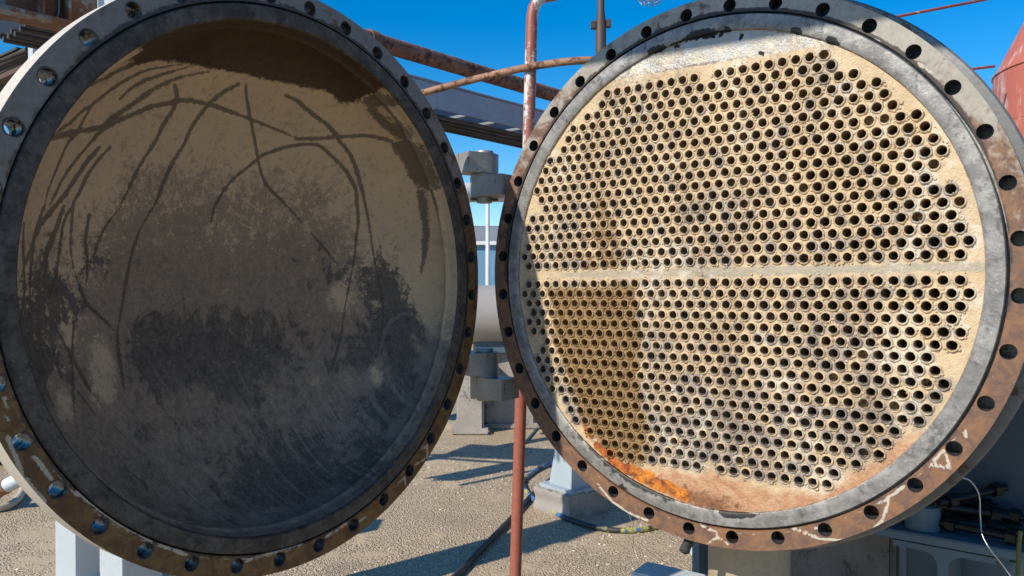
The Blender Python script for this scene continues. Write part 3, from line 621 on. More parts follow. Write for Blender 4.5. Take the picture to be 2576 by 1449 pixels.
# ------------------------------------------------------------------ hinges: arms on cover and vessel, pins in the cover's knuckles
PIN = Vector((-.1322*S, 3.72*S, 0)); KR = .068*S
def knuckle(parent, name, root, z0, z1, wid, mats):
    """block with a round nose about the pin; root = world xy where the arm meets its flange"""
    d = (Vector((root[0], root[1], 0))-PIN); L_ = d.length; a = math.atan2(d.y, d.x)
    poly = [(KR*math.cos(t), KR*math.sin(t)) for t in np.linspace(math.pi/2, 3*math.pi/2, 20)]
    poly += [(KR*.5, -KR), (L_, -wid), (L_, wid), (KR*.5, KR)]
    M_ = parent.matrix_basis.inverted() @ Matrix.Translation(PIN) @ Matrix.Rotation(a, 4, 'Z')
    return MB().prism(poly, z0, z1, M_, 0, True).build(name, mats, parent, edge=25)
for ob in (cover, vessel): ob.matrix_basis = Matrix.Translation(ob.location) @ Matrix.Rotation(ob.rotation_euler.z, 4, 'Z')
def world(c, a, u, w): return (c.x+S*(u*math.cos(a)+w*math.sin(a)), c.y+S*(-u*math.sin(a)+w*math.cos(a)))
rc = world(C_C, A_C, 1.0, .06); rv = world(C_V, A_V, -1.0, .06)
zz = lambda y: at(1218, y, PIN.y).z
for zt, zm, zb, ct, cb in ((390, 441, 497, 381, 511), (885, 940, 997, 876, 1007)):
    knuckle(cover, 'hinge_knuckle', rc, zz(zm)+.002, zz(zt), KR*.96, [M_STEEL])
    knuckle(vessel, 'hinge_knuckle', rv, zz(zb), zz(zm+6), KR*.96, [M_STEEL])
    Mi = cover.matrix_basis.inverted() @ Matrix.Translation(PIN)
    b = MB(); b.lathe([(.001, zz(ct)), (KR*.62, zz(ct)), (KR*.66, zz(ct+2)), (KR*.66, zz(zt)+.001), (KR*.45, zz(zt)), (KR*.45, zz(zb)-.001), (KR*.56, zz(zb)-.001), (KR*.56, zz(cb-2)), (KR*.5, zz(cb)), (.001, zz(cb))], 32, Mi)
    b.lathe([(KR*.4, zz(zm+6)), (KR*.97, zz(zm+6)), (KR*.97, zz(zm)+.001), (KR*.4, zz(zm)+.002)], 32, Mi)
    pin = b.build('hinge_pin', [M_STEEL], cover, edge=40)
    MB().tube([Mi @ Vector((-.045, -.01, zz(cb-9))), Mi @ Vector((.045, .01, zz(cb-9)))], .005, 8).build('cotter_pin', [M_STEEL_R], pin)
# ------------------------------------------------------------------ vessel supports, in the vessel's own frame
M_WHITE = worn('pale blue grey steel paint', (.62, .68, .70), (.25, .17, .11), .10, 6, .45, 0, .12, .12)
M_LBLUE = worn('light blue steel paint', (.115, .18, .225), (.1, .07, .05), .2, 9, .5, 0, .2, .15)
M_TAN = worn('tan nozzle paint', (.42, .34, .23), (.2, .13, .07), .2, 8, .5, 0, .2, .15)
M_CONC = worn('pier concrete', (.42, .38, .33), (.2, .17, .14), .35, 7, .9, 0, .3, .6)
M_CONC2 = worn('pier concrete darker', (.30, .27, .24), (.16, .13, .11), .4, 9, .9, 0, .35, .6)  # darker copy of the pier concrete, for the pier below the exchanger
M_RUSTR = worn('red oxide paint over rust', (.34, .085, .05), (.52, .42, .36), .34, 16, .6, 0, .35, .3, (1, 1, .22), (.4, .2, .15))
M_RUSTP = worn('peeling pale paint on red pipe', (.62, .55, .50), (.33, .10, .055), .5, 13, .6, 0, .15, .3, (1, 1, .18), (.26, .075, .04))
M_RUSTB = worn('rusty brown pipe', (.30, .14, .085), (.10, .045, .03), .5, 22, .75, 0, .4, .4)
M_RUSTO = worn('rusty orange pipe', (.40, .22, .13), (.14, .06, .035), .48, 20, .7, 0, .35, .4)
M_BROWN = worn('dark brown pole paint', (.085, .058, .048), (.16, .08, .05), .2, 10, .6)
M_GALV = worn('galvanised steel', (.33, .36, .40), (.2, .18, .16), .22, 7, .45, .35, .2, .15)
M_BLACK = worn('black rubber', (.022, .022, .024), (.06, .055, .05), .4, 30, .6)
M_STUD = worn('blackened stud steel', (.03, .028, .026), (.12, .09, .06), .35, 60, .4, .6)
def nozzle(t, x, r, z1, name, label):
    c = Vector(world(C_V, A_V, 0, t/S)+(0,))
    e = empty(name, (c.x, c.y, 0), 0, label, 'pipe')
    MB().lathe([(r, 0), (r, .55), (r, z1)], 48).build('barrel', [M_TAN], e)
    MB().lathe([(r, .02), (r*1.5, .02), (r*1.5, .06), (r, .06)], 48).build('bottom_flange', [M_TAN], e, edge=35)
    MB().lathe([(r*1.002, .585), (r*1.05, .59), (r*1.05, .60), (r*1.002, .605)], 48).build('weld_seam', [M_TAN], e)
    return e
nozzle(.30, 0, .118, .97, 'nozzle_pipe', 'tan painted vertical pipe below the big holed ring')
sup = empty('saddle_support', (C_V.x, C_V.y, 0), -A_V, 'light blue steel saddle under the exchanger with H section leg', 'support')
MB().box((.06, 1.10, .742), (1.36, .40, .03), 0, .004).build('top_plate', [M_LBLUE], sup)
MB().box((.18, 1.22, 1.055), (1.62, .03, .595), 0, .003).build('web_plate', [worn('dark blue saddle paint', (.05, .085, .11), (.05, .05, .05), .2, 5, .5)], sup)
MB().lathe([(.055, .757), (.055, .835), (.05, .838), (.001, .838)], 32, Matrix.Translation((.35, .99, 0))).build('stub', [M_LBLUE], sup, edge=40)
def hsec(x, w0, w1, z0, z1, bw, tf, tw, parent, mats, name):
    fil = .045
    prof = [(-bw/2, z1), (bw/2, z1), (bw/2, z1-tf)]
    prof += [(tw/2+fil-fil*math.sin(t), z1-tf-fil+fil*math.cos(t)) for t in np.linspace(0, math.pi/2, 6)]
    prof += [(tw/2, z0), (-tw/2, z0)]
    prof += [(-(tw/2+fil-fil*math.sin(t)), z1-tf-fil+fil*math.cos(t)) for t in np.linspace(math.pi/2, 0, 6)]
    prof += [(-bw/2, z1-tf)]
    M_ = Matrix.Translation((x, 0, 0)) @ Matrix(((1, 0, 0, 0), (0, 0, 1, 0), (0, 1, 0, 0), (0, 0, 0, 1)))
    return MB().prism(prof, w0, w1, M_).build(name, mats, parent)
hsec(.42, .93, 1.25, .0, .715, .30, .02, .03, sup, [M_LBLUE], 'leg')
hsec(-.45, .93, 1.25, .0, .715, .30, .02, .03, sup, [M_LBLUE], 'leg')
MB().box((.62, 1.0, .36), (.03, .12, .70), 0, .003).build('brace', [M_LBLUE], sup)
MB().box((.42, 1.27, .36), (.34, .02, .70), 0, .002).build('back_plate', [M_LBLUE], sup)
pier = empty('concrete_pier', world(C_V, A_V, -.05/S*.7, 1.35/S)+(0,), -A_V, 'dark concrete pier in shade below the exchanger', 'pier')
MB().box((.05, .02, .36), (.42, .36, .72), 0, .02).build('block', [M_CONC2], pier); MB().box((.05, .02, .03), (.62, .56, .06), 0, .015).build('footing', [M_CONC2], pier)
# stud bolts lying in a heap on the saddle plate
def stud(M_, group, label):
    o = empty('stud_bolt', (0, 0, 0), 0, label, 'bolt', group); o.matrix_world = M_
    MB().tube([(-.13, 0, 0), (.13, 0, 0)], .0135, 12).build('shank', [M_STUD], o, edge=40)
    for x in (-.085, .09):
        MB().tube([(x-.014, 0, 0), (x+.014, 0, 0)], .0245, 6, smooth=False).build('nut', [M_STUD], o)
    return o
MS = Matrix.Translation((C_V.x, C_V.y, 0)) @ Matrix.Rotation(-A_V, 4, 'Z')
studs = [(.46, 1.02, 0, 12), (.52, .97, 0, -8), (.50, 1.08, 0, 4), (.45, 1.14, 0, -14), (.47, 1.03, 1, 22), (.52, 1.10, 1, -6), (.44, 1.12, 1, 30), (.49, 1.06, 2, 48), (.18, 1.02, 0, 5), (.20, 1.08, 0, -9), (.17, 1.13, 0, 12), (.22, 1.06, 1, 25), (.16, 1.12, 1, -4)]
for i, (x, y, l, a) in enumerate(studs):
    tilt = (0, 6, -9)[l]
    stud(MS @ Matrix.Translation((x, y, .757+.026+l*.046)) @ Matrix.Rotation(R(a), 4, 'Z') @ Matrix.Rotation(R(tilt), 4, 'Y'), 'stud bolts heaped on the saddle plate', 'black stud bolt with nuts in the heap on the blue saddle plate')
# drain hose end and wires on the vessel
def hang(name, pts, r, mat, label, cat, n=8, lead=None):
    return tag(MB().tube(spline(pts, 8), r, n).build(name, [mat]), label, cat)
M_WIRE = worn('bright wire', (.62, .62, .60), (.3, .25, .2), .2, 60, .3, .8)
M_YG = worn('yellow green wire', (.13, .15, .03), (.03, .06, .02), .45, 30, .5)
hang('tie_wire', [at(2412, 1200, 1.86), at(2440, 1210, 1.88), at(2462, 1245, 1.9), at(2465, 1300, 1.9), at(2470, 1345, 1.88), at(2492, 1385, 1.85), at(2520, 1420, 1.8), at(2560, 1475, 1.75)], .0016, M_WIRE, 'thin bright wire hanging from the rim over the stud bolts', 'wire')
hang('earth_wire', [at(2566, 1335, 2.25), at(2562, 1380, 2.25), at(2560, 1440, 2.26), at(2556, 1600, 2.27), gr(2556, 2090)], .006, M_YG, 'yellow and green earth wire beside the saddle support', 'wire')
hang('hose_end', [at(1735, 1335, 2.15), at(1733, 1358, 2.15), at(1724, 1378, 2.15), at(1720, 1392, 2.15)], [.012]*8+[.014]*8+[.015]*6+[.013, .010, .006], M_BLACK, 'black rubber hose end dangling below the rusty rim', 'hose', 12)
hang('thin_wire', [at(1575, 1275, 2.5), at(1590, 1320, 2.5), at(1593, 1370, 2.52), at(1603, 1405, 2.5)], .0009, M_WIRE, 'hair thin pale wire hanging beside the hose loop', 'wire')
# white trestle beam at the lower edge
tb = empty('trestle', tuple(gr(1690, 1830)), 0, 'pale blue box beam on short legs in front of the tan pipe', 'trestle')
p0, p1 = at(1606, 1424, 2.75), at(1850, 1480, 2.55); dv = (p1-p0); az = math.atan2(dv.y, dv.x); cm = (p0+p1)/2
mi_ = tb.matrix_basis.inverted() if False else Matrix.Translation(-Vector(tb.location))
zc_ = at(1606, 1424, 2.75).z
MB().box(mi_ @ Vector((cm.x, cm.y, zc_-.055)), (dv.length, .13, .11), az, .006).build('beam', [M_WHITE], tb)
for f in (.12, .88):
    q = p0.lerp(p1, f); MB().box(mi_ @ Vector((q.x, q.y, (zc_-.11)/2)), (.07, .1, zc_-.11), az, .004).build('leg', [M_WHITE], tb)
# ------------------------------------------------------------------ the pedestal column behind, its block, the hoses
c0 = gr(1440, 1282); ped = empty('support_column', (c0.x, c0.y, 0), 0, 'pale blue grey steel column on a rough concrete block', 'column')
bl = MB(); bm = bmesh.new(); bmesh.ops.create_cube(bm, size=1); bmesh.ops.scale(bm, vec=(.40, .36, .17), verts=bm.verts)
bmesh.ops.subdivide_edges(bm, edges=bm.edges[:], cuts=9, use_grid_fill=True)
for v in bm.verts:
    j = .012*math.sin(v.co.x*40+v.co.z*50)+.008*math.sin(v.co.y*70+v.co.x*33); nrm = Vector(v.co); v.co *= 1+j*2.2
    if v.co.z > .07: v.co.z += random.uniform(-.012, .008)
T = Matrix.Translation((0, 0, .08)) @ Matrix.Rotation(R(38), 4, 'Z'); bm.verts.index_update()
bl.add([T @ v.co for v in bm.verts], [[v.index for v in f.verts] for f in bm.faces]); bm.free(); bl.build('block', [M_CONC], ped)
def frustum(b, z0, z1, a0, a1, rz):
    T = Matrix.Rotation(rz, 4, 'Z'); q = [(-1, -1), (1, -1), (1, 1), (-1, 1)]
    b.add([T @ Vector((x*a0, y*a0, z0)) for x, y in q]+[T @ Vector((x*a1, y*a1, z1)) for x, y in q], [(0, 1, 2, 3), (4, 5, 6, 7)]+[(i, (i+1) % 4, 4+(i+1) % 4, 4+i) for i in range(4)]); return b
M_COLP = worn('column paint', (.40, .47, .51), (.55, .55, .53), .12, 10, .5, 0, .2, .2)
frustum(MB(), .16, .185, .165, .165, R(38)).build('base_plate', [M_COLP], ped)
frustum(MB(), .185, .42, .115, .088, R(38)).build('flared_foot', [M_COLP], ped)
frustum(MB(), .42, 1.25, .088, .088, R(38)).build('shaft', [M_COLP], ped)
MB().box((0, 0, 1.27), (.3, .3, .04), R(38), .004).build('cap_plate', [M_COLP], ped)
kh = NT('hose with worn stripes'); nn = kh.noise(3.2, 4, .6); n2 = kh.noise(60, 4, .7)
hc = kh.mix(kh.ss(nn, .47, .51), (.03, .03, .032), kh.mix(kh.ss(kh.noise(6, 2), .48, .52), (.06, .17, .36), (.40, .38, .10)))
M_HOSE = kh.out(kh.mix(kh.ss(n2, .5, .7), hc, (.06, .06, .06)), .55)
lift = lambda q, h=.02: Vector((q.x, q.y, q.z+h))
tag(MB().tube(spline([lift(gr(*q)) for q in [(1700, 1312), (1640, 1335), (1560, 1342), (1480, 1330), (1400, 1300), (1345, 1265), (1316, 1230), (1322, 1208), (1365, 1180), (1430, 1160)]], 8), .017, 12).build('hose_loop', [M_HOSE]), 'black hose with blue and yellow marks looped before the concrete block', 'hose')
tag(MB().tube(spline([lift(gr(*q)) for q in [(1110, 1490), (1155, 1449), (1220, 1380), (1285, 1312), (1315, 1278), (1345, 1245), (1400, 1200)]], 8), .018, 12).build('cable', [M_BLACK]), 'thick black cable crossing the gritty concrete to the red pipe', 'cable')
tag(MB().tube(spline([lift(gr(*q), .012) for q in [(1318, 1118), (1340, 1092), (1362, 1065)]], 8), .012, 10).build('green_hose', [worn('green hose', (.10, .16, .10), (.05, .06, .05), .3, 20, .5)]), 'thin green hose lying beside the leaning red pipe', 'hose')
# ------------------------------------------------------------------ pipes and rack in the gap
def gpipe(name, pts, r, mat, label, cat='pipe', n=16, sp=0, fl=None):
    e = empty(name, (pts[0].x, pts[0].y, 0), 0, label, cat); o_ = Vector((pts[0].x, pts[0].y, 0)); P_ = [p-o_ for p in pts]
    MB().tube(spline(P_, sp) if sp else P_, r, n).build('pipe_run', [mat], e)
    for f in (fl or []):
        i = min(int(f*(len(P_)-1)), len(P_)-2); t = f*(len(P_)-1)-i; q = P_[i].lerp(P_[i+1], t); d_ = (P_[i+1]-P_[i]).normalized()
        MB().tube([q-d_*r*.6, q+d_*r*.6], r*1.18, n).build('pipe_collar', [mat], e, edge=40)
    return e
dP = 3.45
top = [at(1337, 70, dP), at(1338, 45, dP), at(1342, 20, dP), at(1352, 3, dP), at(1368, -8, dP), at(1420, -18, dP), at(1560, -45, dP)]
base = at(1281, 1940, dP); base.z = 0
kp = NT('peeling red post'); pz = kp.n('ShaderNodeSeparateXYZ', [kp.P]).outputs[2]
pn = kp.noise(13, 6, .65, kp.scaled((1, 1, .16))); pm = kp.noise(60, 4, .7); up_ = kp.ss(pz, 1.3, 2.1)
pf = kp.ss(kp.m('ADD', pn, kp.m('MULTIPLY', kp.m('SUBTRACT', pm, .5), .3)), kp.lerp(up_, .60, .49), kp.lerp(up_, .70, .57))
pc = kp.mix(pf, kp.mix(pm, (.20, .055, .035), (.40, .13, .085)), kp.mix(pm, (.50, .44, .41), (.70, .66, .63)))
M_RUSTP = kp.out(pc, .5, 0.0, kp.bump(kp.m('ADD', pf, pm), .3, .002))
gpipe('red_post_pipe', [base, at(1296, 1449, dP), at(1310, 1000, dP), at(1328, 400, dP)]+top, .0262, M_RUSTP, 'peeling red and white pipe standing between cover and exchanger', n=18)
gpipe('curved_rusty_pipe', [at(860, 300, 3.9), at(960, 265, 3.8), at(1058, 236, 3.7), at(1180, 203, 3.6), at(1300, 175, 3.45), at(1380, 161, 3.35), at(1440, 154, 3.3), at(1500, 152, 3.3), at(1600, 156, 3.3)], .0165, M_RUSTO, 'thin rusty pipe bending across in front of the red post', sp=6)
RK = Vector((.64, .75, 0)).normalized(); RP = Vector((-2.1, 3.2, 0))
def rk(t, off=0.0, z=0.0): return RP+RK*t+Vector((RK.y, -RK.x, 0))*off+Vector((0, 0, z))
gpipe('thick_rusty_pipe', [rk(.6, .05, 3.02), rk(1.5, .05, 3.02), rk(5.5, .05, 3.02)], .052, M_RUSTB, 'thick rust brown pipe sloping past behind the red post', fl=[.55])
tray = empty('cable_tray', tuple(rk(2.4)), math.atan2(RK.y, RK.x), 'grey steel cable tray with bundled cables below the thick rusty pipe', 'cable tray')
MB().box((.2, 0, 2.80), (5.0, .012, .16), 0, .002).build('side_rail', [M_GALV], tray)
MB().box((.2, .42, 2.80), (5.0, .012, .16), 0, .002).build('side_rail', [M_GALV], tray)
MB().box((.2, .02, 2.893), (5.0, .06, .012), 0, .002).build('top_lip', [M_GALV], tray)
for i in range(16): MB().box((-2.0+i*.3, .21, 2.735), (.04, .40, .02), 0, .002).build('rung', [M_GALV], tray)
M_CAB = worn('dark cables', (.05, .042, .036), (.12, .09, .06), .3, 20, .6)
for i in range(7):
    zz_ = 2.70-.012*(i % 3)
    MB().tube([(-2.3+.8*j, .05+i*.05+random.uniform(-.012, .012), zz_+random.uniform(-.015, .004)) for j in range(7)], .014, 8).build('cable', [M_CAB], tray)
# brown lamp pole and caged lamp
q = at(1511, 100, 9.0); e = empty('lamp_pole', (q.x, q.y, 0), 0, 'dark brown pole with two small brackets above the ring', 'pole')
MB().lathe([(.062, 0), (.062, at(1511, 62, 9.0).z), (.042, at(1511, 25, 9.0).z), (.040, 6.0)], 20).build('shaft', [M_BROWN], e)
MB().lathe([(.12, 0), (.12, .03), (.062, .035)], 20).build('foot', [M_BROWN], e, edge=40)
for s in (-1, 1): MB().box((s*.088, 0, at(1511, 62-s*2, 9.0).z), (.055, .08, .085), 0, .004).build('bracket', [M_BROWN], e)
q = at(1636, -30, 5.0); e = empty('caged_lamp', tuple(q), 0, 'round wire caged lamp hanging above the exchanger', 'lamp')
M_CAGE = worn('lamp cage wire', (.45, .45, .45), (.2, .15, .1), .2, 30, .35, .7); kg = NT('frosted lamp glass'); M_LG = kg.out((.75, .74, .68), .25)
zb_ = at(1636, 13, 5.0).z-q.z
for i in range(10):
    a = i*math.pi/5; MB().tube(spline([(.10*math.cos(a), .10*math.sin(a), .05), (.105*math.cos(a), .105*math.sin(a), .0), (.075*math.cos(a), .075*math.sin(a), zb_+.03), (.03*math.cos(a), .03*math.sin(a), zb_+.004)], 4), .0022, 6).build('cage_wire', [M_CAGE], e)
for r_, z_ in ((.03, zb_+.004), (.088, zb_+.055)): MB().tube([(r_*math.cos(a), r_*math.sin(a), z_) for a in np.linspace(0, 2*math.pi, 20)], .0022, 6).build('cage_ring', [M_CAGE], e)
MB().lathe([(.001, zb_+.03), (.035, zb_+.04), (.055, zb_+.08), (.06, .08), (.001, .09)], 24).build('globe', [M_LG], e)
MB().lathe([(.11, .05), (.11, .12), (.05, .18), (.02, .2), (.02, .6)], 24).build('housing', [M_BROWN], e)
MB().tube([(0, 0, .58), (0, 0, .62), tuple(Vector((at(1775, -2, 4.6).x, 4.6, 0))-Vector((q.x, q.y, 0))+Vector((0, 0, .62)))], .02, 10).build('arm', [M_BROWN], e)
# white pipe, silver exchanger and concrete piers further back
gpipe('white_pipe', [at(640, 493, 6.2), at(1010, 488, 6.4), at(1190, 484, 6.6), at(1290, 484, 6.8), at(1900, 484, 7.4)], .085, M_WHITE, 'white pipe crossing behind the upper hinge')
for x_, d_ in ((800, 6.3), (1700, 7.2)):
    q = at(x_, 484, d_); e = empty('pipe_stand', (q.x, q.y, 0), 0, 'pale stand under the white pipe, behind the '+('cover' if x_ < 1000 else 'exchanger'), 'stand')
    MB().box((0, 0, (q.z-.08)/2), (.1, .1, q.z-.08), 0, .004).build('shaft', [M_WHITE], e); MB().box((0, 0, .01), (.22, .22, .02), 0, .003).build('base_plate', [M_WHITE], e)
q = rk(4.5, -.2); e = empty('rack_post', (q.x, q.y, 0), 0, 'pale post carrying the cable tray behind the exchanger', 'post')
MB().box((0, 0, 1.35), (.1, .1, 2.7), 0, .004).build('shaft', [M_WHITE], e); MB().box((0, 0, .01), (.2, .2, .02), 0, .003).build('base_plate', [M_WHITE], e)
b0 = gr(1225, 1092); sil = empty('silver_exchanger', (b0.x, b0.y+.35, 0), R(8), 'silver clad horizontal drum behind the two hinges', 'drum')
zc_ = at(1232, 793, b0.y+.2).z; Mx = Matrix.Translation((0, 0, zc_)) @ Matrix.Rotation(math.pi/2, 4, 'Y')
M_SIL = worn('silver cladding', (.50, .46, .41), (.35, .31, .26), .2, 5, .42, .25, .12, .1)
MB().lathe([(.001, -1.5), (.32, -1.5), (.32, 1.5), (.001, 1.5)], 48, Mx).build('drum_body', [M_SIL], sil, edge=40)
for x in (-.75, .35): MB().lathe([(.321, x-.012), (.326, x-.01), (.326, x+.01), (.321, x+.012)], 48, Mx).build('band', [M_SIL], sil)
MB().box((.10, 0, (zc_-.3)/2+.42), (.5, .3, .12), 0, .005).build('saddle', [M_LBLUE], sil)
def cpier(x0, x1, yb, yt, dep, label):
    a, b = gr(x0, yb), gr(x1, yb); h = at(x0, yt, a.y).z
    e = empty('concrete_pier', ((a.x+b.x)/2, a.y+dep/2, 0), 0, label, 'pier')
    MB().box((0, 0, h/2), (b.x-a.x, dep, h), 0, .02).build('block', [M_CONC], e); MB().box((0, 0, .03), (b.x-a.x+.12, dep+.12, .06), 0, .015).build('footing', [M_CONC], e)
cpier(1148, 1216, 1092, 892, .5, 'narrow sunlit concrete pier left of the lower hinge')
cpier(1217, 1345, 1078, 880, .5, 'wide grey concrete pier behind the lower hinge')
# distant warehouse and light mast
D = 60.0; wb = empty('warehouse', (at(1225, 706, D).x, D, 0), 0, 'far blue walled warehouse with grey roof between the hinges', 'building')
zt_ = at(1225, 615, D).z; zr_ = at(1225, 568, D+9).z
M_BW = worn('blue wall sheet', (.16, .33, .50), (.1, .2, .3), .2, .6, .5); M_GR = worn('grey roof sheet', (.27, .28, .28), (.2, .2, .2), .3, .4, .6); M_TRIM = worn('white trim', (.75, .78, .8), (.5, .5, .5), .1, 2, .5)
for i in range(-7, 8):
    MB().box((i*2.05, 0, zt_/2), (2.0, .2, zt_), 0, .02).build('wall_panel', [M_BW], wb)
b = MB(); b.add([(-15.4, -.3, zt_), (15.4, -.3, zt_), (15.4, 9, zr_), (-15.4, 9, zr_), (-15.4, 18, zt_), (15.4, 18, zt_), (-15.4, 18, 0), (15.4, 18, 0), (-15.4, .2, 0), (15.4, .2, 0)], [(0, 1, 2, 3), (3, 2, 5, 4), (4, 5, 7, 6), (0, 3, 4, 6, 8), (1, 9, 7, 5, 2)]); b.build('roof', [M_GR], wb)
MB().box((0, -.35, zt_+.08), (30.9, .25, .3), 0, .03).build('gutter', [M_TRIM], wb)
q = at(1226.5, 706, 52); e = empty('light_mast', (q.x, q.y, 0), 0, 'thin white mast before the far warehouse', 'mast')
MB().lathe([(.16, 0), (.13, 6), (.1, 9.0)], 12).build('shaft', [M_TRIM], e); MB().box((0, 0, 9.0), (1.2, .3, .15), 0, .02).build('head', [M_TRIM], e)
# ------------------------------------------------------------------ left side: posts, rusty beam, cables, ground pipes
def hpost(x0, x1, y, d, dep, label, htop=4.2):
    a, b = at(x0, y, d), at(x1, y, d); e = empty('steel_post', ((a.x+b.x)/2, d+dep/2, 0), 0, label, 'post')
    w_ = b.x-a.x
    MB().box((0, 0, htop/2), (w_, dep, htop), 0, .006).build('shaft', [M_WHITE], e); MB().box((0, 0, .012), (w_+.12, dep+.12, .024), 0, .004).build('base_plate', [M_WHITE], e); return e
hpost(138, 193, 1400, 3.9, .22, 'pale steel post showing left of its twin below the cover', 1.25)
pp = hpost(250, 311, 1400, 3.2, .36, 'pale steel post rising from below the cover to the top edge')
MB().tube([(-.05, -.19, at(240, 40, 3.5).z), (-.12, -.25, at(205, 47, 3.4).z)], .012, 10).build('stub_rod', [M_WHITE], pp)
bmr = empty('rusty_beam', tuple(rk(-.4, .05)), math.atan2(RK.y, RK.x), 'heavy rusty steel beam at the upper left corner', 'beam')
def ibeam(b, L0, L1, zc, h, bw, tf, tw):
    prof = [(-bw/2, -h/2), (bw/2, -h/2), (bw/2, -h/2+tf), (tw/2, -h/2+tf), (tw/2, h/2-tf), (bw/2, h/2-tf), (bw/2, h/2), (-bw/2, h/2), (-bw/2, h/2-tf), (-tw/2, h/2-tf), (-tw/2, -h/2+tf), (-bw/2, -h/2+tf)]
    M_ = Matrix.Translation((0, 0, zc)) @ Matrix(((0, 0, 1, 0), (1, 0, 0, 0), (0, 1, 0, 0), (0, 0, 0, 1))); return b.prism(prof, L0, L1, M_)
M_BEAM = worn('rusted beam', (.20, .22, .22), (.22, .10, .05), .68, 9, .75, 0, .3, .4, None, (.09, .04, .025))
ibeam(MB(), -.8, 1.15, 2.80, .24, .15, .018, .014).build('beam_body', [M_BEAM], bmr)
for x in (.52, .62): MB().box((x, -.04, 2.80), (.012, .07, .20), 0, .002).build('stiffener', [M_BEAM], bmr)
tag(MB().tube(spline([at(104, -12, 3.3), at(108, 30, 3.3), at(118, 45, 3.3), at(132, 52, 3.3), at(143, 45, 3.3), at(148, 25, 3.3), at(148, -12, 3.3)], 6), .0042, 8).build('wire_loop', [worn('grey cable', (.20, .23, .26), (.1, .1, .1), .2, 30, .4)]), 'grey cable hanging in a loop before the rusty beam', 'cable')
lt = empty('left_cable_tray', tuple(at(-120, 150, 4.6).xy.to_3d()), 0, 'dark tray of brown cables below the rusty beam', 'cable tray')
lt.name = 'cable_rack'
l0 = Vector((lt.location.x, lt.location.y, 0))
ends = [(-160, 285, 160, 135), ]
for i in range(9):
    y0 = 150+i*16; a, b_ = at(-160, y0+70-i*3, 4.75+i*.02), at(70, y0-24-i*7.5, 4.35+i*.02)
    MB().tube([a-l0, a.lerp(b_, .5)-l0+Vector((0, 0, random.uniform(-.01, .01))), b_-l0], .017, 8).build('cable', [M_CAB], lt)
a, b_ = at(-160, 272, 4.7), at(76, 168, 4.3); dv = b_-a
Mt = Matrix.Rotation(math.atan2(dv.y, dv.x), 4, 'Z') @ Matrix.Rotation(-math.atan2(dv.z, dv.xy.length), 4, 'Y')
MB().box((a+b_)/2-l0, (dv.length, .05, .03), 0, .002, M=Mt).build('rail', [worn('rusty tray rail', (.12, .06, .045), (.07, .035, .025), .4, 12, .7)], lt)
MB().box((a+b_)/2-l0+Vector((0, .28, .12)), (dv.length, .5, .015), 0, .002, M=Mt).build('tray_floor', [M_CAB], lt)
a, b_ = at(71, 140, 4.25), at(86, 140, 4.25); e = empty('hanger_post', ((a.x+b_.x)/2, 4.27, at(75, 100, 4.25).z), 0, 'slim pale hanger post at the end of the cable rack', 'post')
MB().box((0, 0, -.42), (b_.x-a.x, .05, .84), 0, .004).build('shaft', [M_WHITE], e); MB().box((0, 0, .008), (.1, .1, .016), 0, .002).build('head_plate', [M_WHITE], e)
lv = empty('slatted_screen', tuple(at(118, 140, 4.5).xy.to_3d()), 0, 'white slatted screen glimpsed between beam and cover', 'screen')
for i, (x0, x1) in enumerate(((86, 93), (102, 125), (131, 140), (146, 175))):
    a, b_ = at(x0, 140, 4.5), at(x1, 140, 4.5)
    MB().box(((a.x+b_.x)/2-lv.location.x, 0, 2.45), (b_.x-a.x, .04, .95), 0, .004).build('slat', [M_WHITE], lv)
MB().box((0, .06, 2.45), (.3, .02, .95), 0, .003).build('backing', [M_GALV], lv)
# ground level pipe, conduit and teal tank at the left edge
w0, w1 = at(8, 1226, 5.4), at(90, 1186, 5.4); gp_ = empty('ground_pipe', (w0.x, w0.y, 0), 0, 'white pipe with rusty elbow near the ground at the left edge', 'pipe'); o_ = Vector((w0.x, w0.y, 0))
dr = (w1-w0); MB().tube([w0-o_, w1+dr*1.5-o_], .05, 20).build('white_run', [M_WHITE], gp_)
MB().tube(spline([w0+dr*.1-o_, w0-dr*.15-o_, w0-dr*.4-o_+Vector((0, 0, -.03)), w0-dr*.5-o_+Vector((0, 0, -.12))], 6), .056, 20).build('rusty_elbow', [worn('orange rust', (.36, .15, .06), (.2, .08, .04), .4, 12, .7)], gp_)
MB().box(w1+dr-o_+Vector((0, 0, -w1.z/2-.07)), (.05, .05, w1.z-.0), 0, .003).build('pipe_stand', [M_BROWN], gp_)
M_COND = worn('pale conduit', (.60, .48, .34), (.3, .24, .18), .3, 14, .5)
cd = tag(MB().tube(spline([lift(gr(*q), .03) for q in [(-60, 1296), (0, 1288), (30, 1278), (52, 1255), (62, 1228), (66, 1205)]], 8), .026, 14).build('conduit', [M_COND]), 'pale curved conduit on the ground below the white pipe', 'conduit')
tk = empty('teal_skid', tuple(gr(-12, 1180)), 0, 'teal painted steel skid at the far left edge', 'skid')
MB().box((0, .3, .15), (.7, .5, .14), 0, .01).build('beam', [worn('teal paint', (.02, .17, .27), (.05, .08, .1), .2, 6, .45)], tk)
MB().box((.05, .3, .31), (.35, .3, .18), R(20), .03).build('white_unit', [M_WHITE], tk)
for x in (-.2, .2): MB().box((x, .3, .03), (.1, .5, .06), 0, .005).build('foot', [M_BLACK], tk)
